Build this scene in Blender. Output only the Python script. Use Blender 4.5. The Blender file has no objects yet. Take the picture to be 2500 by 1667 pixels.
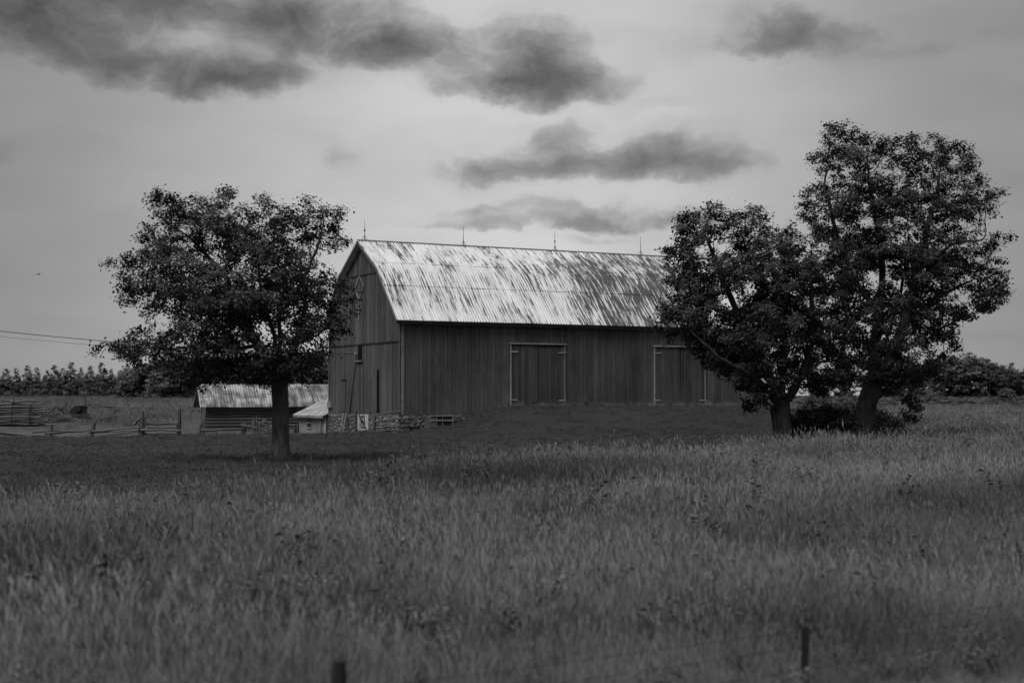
import bpy, math, random
import numpy as np
from mathutils import Vector, Matrix, Euler

random.seed(7)
rng = np.random.default_rng(11)
scn = bpy.context.scene
COL = scn.collection

# ------------------------------------------------------------------ camera
F, HOR, CAMZ = 3522.0, 965.0, 2.4          # focal length in photo pixels, horizon row, eye height
cam_d = bpy.data.cameras.new('camera')
cam_d.sensor_width = 36.0
cam_d.lens = F / 2500.0 * 36.0
cam_d.clip_start = 0.1
cam_d.clip_end = 20000
cam_d.dof.use_dof = True
cam_d.dof.focus_distance = 85.0
cam_d.dof.aperture_fstop = 1.1
cam = bpy.data.objects.new('camera', cam_d)
COL.objects.link(cam)
cam.location = (0, 0, CAMZ)
cam.rotation_euler = (math.radians(90) + math.atan((HOR - 833.5) / F), 0, 0)
scn.camera = cam
scn.render.engine = 'CYCLES'
scn.cycles.use_denoising = True
scn.cycles.max_bounces = 4
scn.cycles.diffuse_bounces = 2
scn.cycles.glossy_bounces = 2
scn.cycles.transparent_max_bounces = 4
scn.view_settings.view_transform = 'Standard'
scn.view_settings.look = 'None'
scn.view_settings.exposure = 0.5
scn.view_settings.gamma = 1.0
scn.view_settings.use_curve_mapping = False


# ------------------------------------------------------------------ node helpers
class G:
    """small helper round a node tree"""
    def __init__(self, nt):
        self.nt = nt

    def n(self, t, **kw):
        nd = self.nt.nodes.new(t)
        for k, v in kw.items():
            setattr(nd, k, v)
        return nd

    def put(self, sock, v):
        if isinstance(v, bpy.types.NodeSocket):
            self.nt.links.new(v, sock)
        elif v is not None:
            sock.default_value = v

    def m(self, op, a, b=None, c=None, clamp=False):
        nd = self.n('ShaderNodeMath', operation=op, use_clamp=clamp)
        self.put(nd.inputs[0], a)
        self.put(nd.inputs[1], b)
        self.put(nd.inputs[2], c)
        return nd.outputs[0]

    def v(self, op, a, b=None):
        nd = self.n('ShaderNodeVectorMath', operation=op)
        self.put(nd.inputs[0], a)
        self.put(nd.inputs[1], b)
        return nd.outputs['Value'] if op in ('DOT_PRODUCT', 'LENGTH') else nd.outputs[0]

    def noise(self, vec, scale=1.0, detail=3.0, rough=0.55, dist=0.0, dim='3D'):
        nd = self.n('ShaderNodeTexNoise', noise_dimensions=dim)
        self.put(nd.inputs['Vector'], vec)
        nd.inputs['Scale'].default_value = scale
        nd.inputs['Detail'].default_value = detail
        nd.inputs['Roughness'].default_value = rough
        nd.inputs['Distortion'].default_value = dist
        return nd.outputs[0], nd.outputs[1]

    def mapping(self, vec, scale=(1, 1, 1), loc=(0, 0, 0)):
        nd = self.n('ShaderNodeMapping')
        self.put(nd.inputs['Vector'], vec)
        nd.inputs['Scale'].default_value = scale
        nd.inputs['Location'].default_value = loc
        return nd.outputs[0]

    def ss(self, x, lo, hi, a=0.0, b=1.0):
        nd = self.n('ShaderNodeMapRange', interpolation_type='SMOOTHSTEP')
        self.put(nd.inputs['Value'], x)
        nd.inputs['From Min'].default_value = lo
        nd.inputs['From Max'].default_value = hi
        nd.inputs['To Min'].default_value = a
        nd.inputs['To Max'].default_value = b
        return nd.outputs[0]

    def lin(self, x, lo, hi, a=0.0, b=1.0):
        nd = self.n('ShaderNodeMapRange')
        self.put(nd.inputs['Value'], x)
        nd.inputs['From Min'].default_value = lo
        nd.inputs['From Max'].default_value = hi
        nd.inputs['To Min'].default_value = a
        nd.inputs['To Max'].default_value = b
        return nd.outputs[0]


# ------------------------------------------------------------------ sun direction, sky
SUN_EL, SUN_AZ = math.radians(56), math.radians(222)     # azimuth clockwise from +Y: behind the camera to the left
to_sun = Vector((math.sin(SUN_AZ) * math.cos(SUN_EL), math.cos(SUN_AZ) * math.cos(SUN_EL), math.sin(SUN_EL)))

world = bpy.data.worlds.new('World')
scn.world = world
world.use_nodes = True
wt = world.node_tree
wt.nodes.clear()
g = G(wt)
tc = g.n('ShaderNodeTexCoord')
sep = g.n('ShaderNodeSeparateXYZ')
g.put(sep.inputs[0], tc.outputs['Generated'])
X, Y, Z = sep.outputs
az = g.m('ARCTAN2', X, Y)
hyp = g.m('SQRT', g.m('ADD', g.m('MULTIPLY', X, X), g.m('MULTIPLY', Y, Y)))
el = g.m('ARCTAN2', Z, hyp)
U = g.m('MULTIPLY', az, F / 1000.0)
V = g.m('MULTIPLY', el, F / 1000.0)
cmb = g.n('ShaderNodeCombineXYZ')
g.put(cmb.inputs[0], U)
g.put(cmb.inputs[1], V)
uv = cmb.outputs[0]
# drifting, torn cloud edges: warp the sky coordinates
_, w1 = g.noise(g.mapping(uv, (1.0, 1.5, 1.0)), 3.1, 2.0, 0.5, 0, '2D')
_, w2 = g.noise(g.mapping(uv, (1.0, 1.6, 1.0), (3, 5, 0)), 10.0, 3.0, 0.6, 0, '2D')
wa = g.v('MULTIPLY', g.v('SUBTRACT', w1, (0.5, 0.5, 0.5)), (0.16, 0.075, 0.0))
wb = g.v('MULTIPLY', g.v('SUBTRACT', w2, (0.5, 0.5, 0.5)), (0.07, 0.05, 0.0))
uvw = g.v('ADD', uv, g.v('ADD', wa, wb))
fb, _ = g.noise(g.mapping(uvw, (1.0, 1.45, 1.0), (7, 1, 0)), 5.0, 5.0, 0.58, 0, '2D')
CLOUDS = [  # centre and radii in the photo's frame (2352 wide), optical density
    # broad bank across the upper left
    (180, 15, 300, 42, .62), (520, 25, 280, 52, .62), (60, 100, 170, 42, .50), (160, 65, 200, 40, .35), (230, 140, 170, 40, .50), (380, 190, 150, 36, .72),
    (520, 214, 95, 26, .66), (615, 200, 90, 20, .40), (615, 105, 85, 66, .62), (450, 120, 80, 22, -.22), (700, 118, 34, 36, -.36),
    # bank across the upper centre
    (800, 92, 110, 48, .80), (930, 105, 130, 42, .55), (1090, 130, 130, 46, .58), (1245, 130, 85, 62, .66), (1240, 198, 150, 30, .74), (1130, 206, 80, 18, .42),
    # small scrap
    (750, 367, 40, 25, .30),
    # heaped cloud over the barn, flat-based
    (1100, 392, 75, 22, .55), (1130, 372, 55, 26, .22), (1276, 352, 62, 46, .55), (1280, 302, 34, 36, .36), (1400, 388, 170, 22, .62), (1420, 352, 110, 32, .24),
    (1545, 352, 95, 42, .56), (1650, 388, 90, 28, .36), (1283, 252, 44, 20, -.14), (1408, 308, 72, 22, -.14), (1540, 282, 70, 22, -.14),
    # layers below it
    (1150, 470, 100, 14, .36), (1370, 492, 260, 16, .40), (1130, 518, 190, 7, .32), (1470, 514, 160, 11, .28), (1300, 505, 260, 7, .20), (1390, 541, 120, 7, .26),
    # upper right
    (1760, 78, 100, 46, .38), (1740, 122, 130, 20, .36), (1890, 108, 150, 40, .40), (2080, 158, 60, 16, .22), (1510, 240, 50, 9, .15),
    (18, 390, 55, 24, .28), (2290, 110, 90, 20, .16), (120, 770, 160, 10, .14), (2300, 780, 120, 9, .14), (230, 745, 90, 9, .12),
]
dens = None
for (cx, cy, rx, ry, k) in CLOUDS:
    c = ((cx * 1.0629 - 1250) / 1000, (965 - cy * 1.0629) / 1000)
    r = (rx * 1.34 / 1000, ry * 1.42 / 1000)
    nd = g.n('ShaderNodeVectorMath', operation='MULTIPLY_ADD')
    g.put(nd.inputs[0], uvw)
    nd.inputs[1].default_value = (1 / r[0], 1 / r[1], 0)
    nd.inputs[2].default_value = (-c[0] / r[0], -c[1] / r[1], 0)
    q = nd.outputs[0]
    d2 = g.v('DOT_PRODUCT', q, q)
    e = g.m('MULTIPLY_ADD', d2, -.36, 1.0, True)
    e = g.m('MULTIPLY', e, e)
    k *= 1.06
    dens = g.m('MULTIPLY', e, k) if dens is None else g.m('MULTIPLY_ADD', e, k, dens)
# billows: finer noise works into the bodies and edges of the clouds; thin edges are lit through
lump = g.m('MULTIPLY', dens, g.lin(fb, .3, .72, .45, 1.5))
body = g.m('MULTIPLY', g.ss(lump, .06, .75), .20)
rim = g.m('MULTIPLY', g.m('MULTIPLY', g.ss(lump, .02, .12), g.ss(lump, .34, .14)), .05)
dens = g.m('SUBTRACT', g.m('MULTIPLY_ADD', lump, .74, body), rim)
# the same kind of broken cloud goes on over the rest of the dome
zz = g.m('ADD', g.m('MAXIMUM', Z, 0.0), 0.16)
dome = g.n('ShaderNodeCombineXYZ')
g.put(dome.inputs[0], g.m('DIVIDE', X, zz))
g.put(dome.inputs[1], g.m('DIVIDE', Y, zz))
dn, _ = g.noise(dome.outputs[0], 0.9, 3.0, 0.55, 0, '2D')
away = g.m('MAXIMUM', g.ss(V, 0.98, 1.5), g.ss(g.m('ABSOLUTE', U), 1.45, 2.3))
dens = g.m('ADD', dens, g.m('MULTIPLY', away, g.ss(dn, .42, .68, 0.0, .75)))
veil, _ = g.noise(g.mapping(uvw, (1.0, 3.5, 1.0), (2, 9, 0)), 1.6, 2.0, 0.55, 0, '2D')
dens = g.m('ADD', dens, g.lin(veil, .3, .7, -.07, .07))
# clear part of the sky, brightest ahead: lens vignetting put into the sky's brightness
du = g.m('DIVIDE', g.m('ADD', U, .02), 0.62)
lobe = g.m('POWER', 0.3679, g.m('MULTIPLY', g.m('MULTIPLY', du, du), .5))
base = g.m('MULTIPLY_ADD', lobe, 0.27, 0.185)
base = g.m('ADD', base, g.ss(el, math.radians(17), math.radians(55), 0.0, .30))      # thin overcast is brighter overhead
sky = g.n('ShaderNodeTexSky', sky_type='NISHITA')
sky.sun_disc = False
sky.sun_elevation = SUN_EL
sky.sun_rotation = SUN_AZ
sky.air_density = 1.0
sky.dust_density = 2.0
bw = g.n('ShaderNodeRGBToBW')
g.put(bw.inputs[0], sky.outputs[0])
nish = g.lin(bw.outputs[0], 2.0, 9.0, .88, 1.08)
val = g.m('MULTIPLY', g.m('MULTIPLY', base, nish), g.m('POWER', 0.3679, dens))
SKY_STRENGTH = 0.12
val = g.m('MULTIPLY', val, 1.0 / SKY_STRENGTH)
bg = g.n('ShaderNodeBackground')
g.put(bg.inputs['Color'], val)
bg.inputs['Strength'].default_value = SKY_STRENGTH
wo = g.n('ShaderNodeOutputWorld')
wt.links.new(bg.outputs[0], wo.inputs[0])

world.cycles.sampling_method = 'MANUAL'
world.cycles.sample_map_resolution = 128

sun_d = bpy.data.lights.new('sun', 'SUN')
sun_d.energy = 2.0
sun_d.angle = math.radians(34)
sun_d.color = (1, 1, 1)
sun = bpy.data.objects.new('sun', sun_d)
COL.objects.link(sun)
sun.location = (-20, -20, 40)
sun.rotation_euler = to_sun.to_track_quat('Z', 'Y').to_euler()


# ------------------------------------------------------------------ materials (all neutral: the photograph is black and white)
def material(name):
    m = bpy.data.materials.new(name)
    m.use_nodes = True
    m.node_tree.nodes.clear()
    gg = G(m.node_tree)
    out = gg.n('ShaderNodeOutputMaterial')
    b = gg.n('ShaderNodeBsdfPrincipled')
    m.node_tree.links.new(b.outputs[0], out.inputs[0])
    return m, gg, b


def finish(gg, b, val, rough=.8, spec=.2, bump=None, bs=.3, bd=.02):
    c = gg.n('ShaderNodeCombineColor')
    for i in range(3):
        gg.put(c.inputs[i], val)
    gg.put(b.inputs['Base Color'], c.outputs[0])
    gg.put(b.inputs['Roughness'], rough)
    b.inputs['Specular IOR Level'].default_value = spec
    if bump is not None:
        bn = gg.n('ShaderNodeBump')
        bn.inputs['Strength'].default_value = bs
        bn.inputs['Distance'].default_value = bd
        gg.put(bn.inputs['Height'], bump)
        gg.put(b.inputs['Normal'], bn.outputs[0])


def objrand(gg):
    return gg.n('ShaderNodeObjectInfo').outputs['Random']


def coords(gg, ref=None):
    t = gg.n('ShaderNodeTexCoord')
    if ref is not None:
        t.object = ref
    return t.outputs['Object']


def position(gg):
    return gg.n('ShaderNodeNewGeometry').outputs['Position']


def wood_mat(name, dark, light, ref, streak=(9, 9, .45), rnd=.35, rough=.85, spec=.12, fleck=0.0):
    """weathered planks: grain along the board, tone differing from board to board"""
    m, gg, b = material(name)
    co = coords(gg, ref)
    r = objrand(gg)
    off = gg.n('ShaderNodeCombineXYZ')
    gg.put(off.inputs[0], gg.m('MULTIPLY', r, 17.0))
    gg.put(off.inputs[2], gg.m('MULTIPLY', r, 31.0))
    co2 = gg.v('ADD', co, off.outputs[0])
    grain, _ = gg.noise(gg.mapping(co2, streak), 2.2, 5.0, .65)
    big, _ = gg.noise(gg.mapping(co, (.35, .35, .2)), 1.3, 3.0, .5)
    fine, _ = gg.noise(gg.mapping(co2, (streak[0] * 4, streak[1] * 4, streak[2] * 4)), 2.0, 3.0, .6)
    t = gg.m('ADD', gg.m('MULTIPLY', gg.lin(grain, .3, .7), .55), gg.m('MULTIPLY', gg.lin(big, .3, .7), .45), None)
    v = gg.lin(t, .15, .9, dark, light)
    v = gg.m('MULTIPLY', v, gg.lin(r, 0, 1, 1 - rnd, 1 + rnd))
    v = gg.m('MULTIPLY', v, gg.lin(fine, .3, .7, .82, 1.15))
    if fleck:
        v = gg.m('ADD', v, gg.m('MULTIPLY', gg.ss(grain, .6, .72), fleck))
    finish(gg, b, v, rough, spec, grain, .5, .01)
    return m


def plain_mat(name, value, rough=.7, spec=.2, var=.15, scale=3.0):
    m, gg, b = material(name)
    n, _ = gg.noise(position(gg), scale, 4.0, .6)
    v = gg.m('MULTIPLY', value, gg.lin(n, .3, .7, 1 - var, 1 + var))
    v = gg.m('MULTIPLY', v, gg.lin(objrand(gg), 0, 1, 1 - var * .6, 1 + var * .6))
    finish(gg, b, v, rough, spec, n, .3, .01)
    return m


def leaf_mat(name, lo, hi, rough=.55, spec=.16):
    m, gg, b = material(name)
    p = position(gg)
    n, _ = gg.noise(p, .9, 3.0, .6)
    n2, _ = gg.noise(p, 9.0, 2.0, .6)
    v = gg.lin(gg.m('ADD', gg.m('MULTIPLY', n, .5), gg.m('MULTIPLY', n2, .5)), .35, .65, lo, hi)
    v = gg.m('MULTIPLY', v, gg.lin(objrand(gg), 0, 1, .88, 1.12))
    finish(gg, b, v, rough, spec)
    return m


def bark_mat(name, lo, hi):
    m, gg, b = material(name)
    p = position(gg)
    n, _ = gg.noise(gg.mapping(p, (7, 7, 1.1)), 1.6, 5.0, .65, .4)
    n2, _ = gg.noise(p, 1.2, 3.0, .5)
    v = gg.lin(gg.m('ADD', gg.m('MULTIPLY', n, .7), gg.m('MULTIPLY', n2, .3)), .35, .68, lo, hi)
    finish(gg, b, v, .9, .1, n, .9, .06)
    return m


def grass_mat(name, lo, hi, k=.22):
    """blades: tone drifts over the field in patches of different grasses and differs from tuft to tuft"""
    m, gg, b = material(name)
    p = gg.n('ShaderNodeObjectInfo').outputs['Location']
    pm = gg.mapping(p, (.42, 1.0, 0))
    n, _ = gg.noise(pm, .15, 4.0, .6, .6)
    n2, _ = gg.noise(pm, 1.1, 2.0, .5)
    t = gg.m('ADD', gg.m('MULTIPLY', n, .80), gg.m('MULTIPLY', n2, .20))
    v = gg.lin(t, .41, .60, lo, hi)
    v = gg.m('MULTIPLY', v, gg.lin(objrand(gg), 0, 1, 1 - k, 1 + k))
    finish(gg, b, v, .75, .06)
    nn = gg.v('MULTIPLY', gg.n('ShaderNodeNewGeometry').outputs['Normal'], (.45, .45, .45))
    gg.put(b.inputs['Normal'], gg.v('NORMALIZE', gg.v('ADD', nn, (0, 0, .75))))      # soft, half-upright leaves: light spreads through the tuft
    return m


def soil_mat(name, lo, hi, fine=6.0):
    m, gg, b = material(name)
    p = position(gg)
    pm = gg.mapping(p, (.55, 1.0, 0))
    n, _ = gg.noise(pm, .16, 4.0, .55, .6)
    n2, _ = gg.noise(p, fine, 4.0, .65)
    n3, _ = gg.noise(gg.mapping(p, (.6, 1.6, 1)), .9, 3.0, .6)
    t = gg.m('ADD', gg.m('ADD', gg.m('MULTIPLY', n, .4), gg.m('MULTIPLY', n2, .3)), gg.m('MULTIPLY', n3, .3))
    v = gg.lin(t, .36, .64, lo, hi)
    finish(gg, b, v, .95, .05, n2, .6, .05)
    return m


# ------------------------------------------------------------------ mesh helpers
class MB:
    def __init__(self):
        self.v, self.f = [], []

    def box(self, c, s, rot=None):
        hx, hy, hz = s[0] / 2, s[1] / 2, s[2] / 2
        b = len(self.v)
        for x in (-hx, hx):
            for y in (-hy, hy):
                for z in (-hz, hz):
                    p = Vector((x, y, z))
                    if rot is not None:
                        p = rot @ p
                    self.v.append((c[0] + p.x, c[1] + p.y, c[2] + p.z))
        for q in ((0, 1, 3, 2), (4, 6, 7, 5), (0, 4, 5, 1), (2, 3, 7, 6), (0, 2, 6, 4), (1, 5, 7, 3)):
            self.f.append(tuple(b + i for i in q))
        return self

    def bar(self, p0, p1, w, t):
        """a rectangular bar from p0 to p1, w wide and t thick"""
        p0, p1 = Vector(p0), Vector(p1)
        d = p1 - p0
        rot = d.to_track_quat('Z', 'Y').to_matrix()
        return self.box((p0 + p1) / 2, (w, t, d.length), rot)

    def tube(self, pts, rad, n=6, cap=True, ridged=False):
        pts = [Vector(p) for p in pts]
        b = len(self.v)
        ref = None
        for i, p in enumerate(pts):
            d = (pts[min(i + 1, len(pts) - 1)] - pts[max(i - 1, 0)]).normalized()
            if ref is None:
                ref = d.orthogonal().normalized()
            else:
                ref = (ref - d * ref.dot(d)).normalized()
            side = d.cross(ref)
            r = rad[i] if isinstance(rad, (list, tuple)) else rad
            for k in range(n):
                a = 2 * math.pi * k / n
                q = r
                if ridged and r > .1:          # buttressed, furrowed trunk
                    q = r * (1 + .05 * math.sin(3 * a + 1 + i * .05) + .045 * math.sin(7 * a + i * .11) + .03 * math.sin(11 * a - i * .2))
                self.v.append(tuple(p + ref * (math.cos(a) * q) + side * (math.sin(a) * q)))
        for i in range(len(pts) - 1):
            for k in range(n):
                k2 = (k + 1) % n
                self.f.append((b + i * n + k, b + i * n + k2, b + (i + 1) * n + k2, b + (i + 1) * n + k))
        if cap:
            self.f.append(tuple(b + k for k in reversed(range(n))))
            self.f.append(tuple(b + (len(pts) - 1) * n + k for k in range(n)))
        return self

    def prism(self, prof, x0, x1):
        """closed profile of (y, z) swept along x"""
        b, n = len(self.v), len(prof)
        for x in (x0, x1):
            for (y, z) in prof:
                self.v.append((x, y, z))
        self.f.append(tuple(b + i for i in range(n)))
        self.f.append(tuple(b + n + i for i in reversed(range(n))))
        for i in range(n):
            j = (i + 1) % n
            self.f.append((b + i, b + n + i, b + n + j, b + j))
        return self

    def mesh(self, name, smooth=False):
        me = bpy.data.meshes.new(name)
        me.from_pydata(self.v, [], self.f)
        me.update()
        if smooth:
            me.polygons.foreach_set('use_smooth', [True] * len(me.polygons))
        return me

    def build(self, name, mat, parent=None, smooth=False):
        return obj(name, self.mesh(name, smooth), mat, parent)


def obj(name, me, mat=None, parent=None, loc=None, rot=None):
    o = bpy.data.objects.new(name, me)
    COL.objects.link(o)
    if mat is not None and me is not None and not me.materials:
        me.materials.append(mat)
    o.parent = parent
    if loc is not None:
        o.location = loc
    if rot is not None:
        o.rotation_euler = rot
    return o


def tag(o, label=None, cat=None, group=None, kind=None):
    for k, v in (('label', label), ('category', cat), ('group', group), ('kind', kind)):
        if v:
            o[k] = v
    return o


def thing(name, label, cat, loc=(0, 0, 0), rz=0.0, group=None):
    o = bpy.data.objects.new(name, None)
    o.empty_display_size = .3
    COL.objects.link(o)
    o.location = loc
    o.rotation_euler = (0, 0, rz)
    return tag(o, label, cat, group)


def fast_mesh(name, verts, k, mat=None):
    """a mesh of separate polygons with k corners each"""
    nf = len(verts) // k
    me = bpy.data.meshes.new(name)
    me.vertices.add(len(verts))
    me.vertices.foreach_set('co', np.asarray(verts, dtype=np.float32).ravel())
    me.loops.add(nf * k)
    me.loops.foreach_set('vertex_index', np.arange(nf * k, dtype=np.int32))
    me.polygons.add(nf)
    me.polygons.foreach_set('loop_start', np.arange(0, nf * k, k, dtype=np.int32))
    me.update(calc_edges=True)
    me.validate()
    if mat:
        me.materials.append(mat)
    return me


def at(px, py, d):
    """the point at depth d seen at a pixel of the 2500 wide photograph"""
    return Vector(((px - 1250) / F * d, d, CAMZ + (HOR - py) / F * d))


def sm(a, b, x):
    t = np.clip((x - a) / (b - a), 0, 1)
    return t * t * (3 - 2 * t)


# ------------------------------------------------------------------ terrain
BX, BY, BYAW = -6.729, 87.247, math.radians(90 - 62.335)     # near corner of the barn and its turn
DL = np.array([math.cos(BYAW), math.sin(BYAW)])              # along the long wall
DG = np.array([-math.sin(BYAW), math.cos(BYAW)])             # along the gable, away
BL, BW = 26.98, 12.26


def height(x, y):
    x = np.asarray(x, float)
    y = np.asarray(y, float)
    yl = np.interp(y, [0, 15, 30, 50, 70, 87, 93, 100, 113, 122, 140, 200, 300, 420, 6000],
                   [-.5, -.45, -.3, -.1, -.12, -.46, -.62, -.45, .05, .22, .5, 1.15, 1.62, 1.9, 2.3])
    yr = np.interp(y, [0, 15, 30, 50, 75, 100, 150, 220, 300, 420, 6000],
                   [-.5, -.45, -.3, -.05, .02, .12, .5, 1.2, 1.95, 2.3, 2.5])
    w = sm(-4, 14, x - .14 * (y - 87))
    h = yl * (1 - w) + yr * w
    # the road bank at the bottom right
    sr = (x - .55) * -.352 + (y - 7.74) * .936
    h = h + (0.62 - h) * (1 - sm(-.6, 4.0, sr))
    # earth ramp against the barn's long wall
    s = (x - BX) * DL[0] + (y - BY) * DL[1]
    n = (x - BX) * DG[0] + (y - BY) * DG[1]
    m = np.interp(s, [-9, -2, 0, 3.3, 4.6, 6.6, 9, 25, 28, 38], [0, .1, .22, .42, 1.05, 1.56, 1.66, 1.66, 1.45, .25])
    f = np.where(n < 0, 1 - sm(1.5, 15.5, -n), 1 - sm(2.0, 10.5, n))
    h = h + np.maximum(m - np.minimum(h, m), 0) * f
    h = h + .05 * np.sin(x * .31 + 1.3) * np.sin(y * .23) * sm(10, 25, y)
    return h


def H(x, y):
    return float(height(x, y))


def ground_spacing(lo, hi, step, far_lo, far_hi):
    mid = list(np.arange(lo, hi + 1e-6, step))
    up, d = [], step
    p = hi
    while p < far_hi:
        d *= 1.32
        p += d
        up.append(p)
    dn, d, p = [], step, lo
    while p > far_lo:
        d *= 1.32
        p -= d
        dn.append(p)
    return np.array(dn[::-1] + mid + up)


gx = ground_spacing(-58, 58, 1.0, -5000, 5000)
gy = ground_spacing(-6, 150, .8, -3000, 7000)
GXm, GYm = np.meshgrid(gx, gy)
GZm = height(GXm, GYm)
vv = np.stack([GXm.ravel(), GYm.ravel(), GZm.ravel()], 1)
nx = len(gx)
idx = np.arange(len(gx) * len(gy)).reshape(len(gy), len(gx))
ff = np.stack([idx[:-1, :-1].ravel(), idx[:-1, 1:].ravel(), idx[1:, 1:].ravel(), idx[1:, :-1].ravel()], 1)
me = bpy.data.meshes.new('ground')
me.from_pydata(vv.tolist(), [], ff.tolist())
me.polygons.foreach_set('use_smooth', [True] * len(me.polygons))
tag(obj('ground', me, soil_mat('meadow_ground', .055, .10, 5.0)), kind='structure')


def sheet(name, poly_fn, xs, ys, lift, mat):
    """a sheet lying on the ground where poly_fn is true"""
    mb = MB()
    ids = {}

    def vid(i, j):
        if (i, j) not in ids:
            ids[(i, j)] = len(mb.v)
            x, y = poly_fn(xs[i], ys[j])
            mb.v.append((x, y, H(x, y) + lift))
        return ids[(i, j)]
    for i in range(len(xs) - 1):
        for j in range(len(ys) - 1):
            mb.f.append((vid(i, j), vid(i + 1, j), vid(i + 1, j + 1), vid(i, j + 1)))
    return tag(mb.build(name, mat, smooth=True), kind='structure')


# mown lawn round the barn and the tree; the crop field at the right; the gravel shoulder
LAWN_U = [-.60, -.36, -.22, -.12, -.05, 0, .10, .165, .20, .23, .30]
LAWN_Y = [34, 34, 36, 41, 49, 53, 55, 58, 61, 72, 90]


def lawn_front(x, y):
    return np.interp(x / np.maximum(y, 1), LAWN_U, LAWN_Y)


def lawn_map(u, t):
    y0 = np.interp(u, LAWN_U, LAWN_Y)
    y1 = 97.0 if u > -.13 else 89.0
    y = y0 + (y1 - y0) * t
    return u * y, y


sheet('lawn', lawn_map, list(np.linspace(-.50, .215, 90)), list(np.linspace(0, 1, 70)), .07,
      soil_mat('mown_lawn', .022, .040, 9.0))
sheet('crop_field', lambda u, t: (u * (170 + 118 * t), 170 + 118 * t), list(np.linspace(.12, .75, 60)), list(np.linspace(0, 1, 40)), .25,
      soil_mat('young_crop', .045, .07, 3.0))


def shoulder_map(a, b):
    return .55 + .936 * a + .352 * b, 7.74 + .352 * a - .936 * b


sheet('road_verge', shoulder_map, list(np.linspace(-14, 26, 60)), list(np.linspace(-.35, 3.0, 10)), .02,
      soil_mat('verge_turf', .08, .15, 18.0))


# ------------------------------------------------------------------ the barn
def on_front(px, py, n=0.0):
    """barn coordinates (s, z) of a pixel seen on the long wall"""
    u = (px - 1250) / F
    d = (n + BX * DG[0] + BY * DG[1]) / (u * DG[0] + DG[1])
    return (u * d - BX) * DL[0] + (d - BY) * DL[1], CAMZ + (HOR - py) / F * d


def on_gable(px, py, s=0.0):
    u = (px - 1250) / F
    d = (s + BX * DL[0] + BY * DL[1]) / (u * DL[0] + DL[1])
    return (u * d - BX) * DG[0] + (d - BY) * DG[1], CAMZ + (HOR - py) / F * d


def c3(x, y):            # helper for coordinates measured on an enlargement of the gable
    return on_gable(x / 2.8 + 780, y / 2.8 + 540)


barn = thing('barn', 'large old gambrel-roofed barn with dark plank walls and streaked metal roof', 'barn', (BX, BY, 0), BYAW)
ZB, ZT = 1.233, 6.74
M_core = plain_mat('dark_timber', .03, .9, .05, .2)  # dark wood of the frame and backing behind the boards
M_front = wood_mat('weathered_wall_boards', .050, .125, barn, rnd=.20, fleck=.05)
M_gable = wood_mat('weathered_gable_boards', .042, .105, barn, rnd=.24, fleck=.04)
M_door = wood_mat('weathered_door_boards', .042, .105, barn, streak=(10, 10, .3), rnd=.28, fleck=.06)
M_trim = wood_mat('worn_pale_paint', .10, .33, barn, streak=(6, 6, 3), rnd=.15)
M_fascia = wood_mat('grey_fascia', .07, .16, barn, streak=(.4, 8, 8), rnd=.1)
M_band = wood_mat('dark_band', .03, .06, barn)
M_iron = plain_mat('rusted_iron', .02, .7, .15, .3)
M_strap = plain_mat('galvanised', .38, .5, .4, .2)
M_black = plain_mat('dark_opening', .008, .9, .02, .1)
M_mortar = plain_mat('lime_mortar', .10, .9, .1, .35, 6.0)
M_white = plain_mat('whitewash', .33, .85, .1, .25, 5.0)
M_glass = plain_mat('dusty_glass', .03, .15, .5, .3)

# roof line: (n, z)
EAVE, LAP, BRK, LAP2, RIDGE = (-.316, 6.973), (1.80, 9.17), (2.98, 10.40), (3.49, 10.71), (BW / 2, 12.31)


def roof_z(n):
    n = BW - n if n > BW / 2 else n
    return float(np.interp(n, [EAVE[0], BRK[0], RIDGE[0]], [EAVE[1], BRK[1], RIDGE[1]]))


MB().prism([(.05, -1.6), (BW - .05, -1.6), (BW - .05, 6.9), (BW - BRK[0], 10.2), (BW / 2, 12.1), (BRK[0], 10.2), (.05, 6.9)], .05, BL - .05).build('timber_frame', M_core, barn)

unit = MB().box((0, 0, 0), (1, 1, 1)).mesh('plank')


def plank_mesh(name, mat):
    m = unit.copy()
    m.name = name
    m.materials.append(mat)
    return m


def plank(name, me, c, s, parent, tilt=0.0, axis='y'):
    o = obj(name, me, None, parent, c)
    o.scale = s
    if tilt:
        o.rotation_euler = (0, tilt, 0) if axis == 'y' else (tilt, 0, 0)
    return o


# long wall: every board by itself
wall_f = MB().box((BL / 2, .03, (ZB + ZT) / 2), (BL - .14, .05, ZT - ZB)).build('front_wall', M_core, barn)
DOORS = [(7.48, 11.37), (18.23, 22.30)]
DTOP, DBOT = 5.60, 1.66
mb_f = plank_mesh('board', M_front)
segs = [(.10, 7.48, ZB), (7.48, 11.37, DTOP), (11.37, 18.23, ZB), (18.23, 22.30, DTOP), (22.30, BL - .06, ZB)]
for (a, b, z0) in segs:
    n = max(1, round((b - a) / .27))
    cuts = np.linspace(a, b, n + 1)
    cuts[1:-1] += rng.uniform(-.05, .05, n - 1)
    for i in range(n):
        lo = z0 - (rng.uniform(-.03, .05) if z0 < 2 else 0)
        w = cuts[i + 1] - cuts[i] - rng.uniform(.008, .022)
        plank('board', mb_f, ((cuts[i] + cuts[i + 1]) / 2, -.012 + rng.uniform(-.014, .012), (lo + ZT) / 2),
              (w, .028, ZT - lo), wall_f, rng.normal(0, .0012))
# a few boards patched over the wall, as the photo shows
mb_p = plank_mesh('patch_board', M_front)
for (px, py, w, h) in [(1027, 1003, .3, .5), (1240, 975, .28, .6)]:
    s, z = on_front(px, py)
    plank('patch_board', mb_p, (s, -.045, z), (w, .02, h), wall_f)

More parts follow.
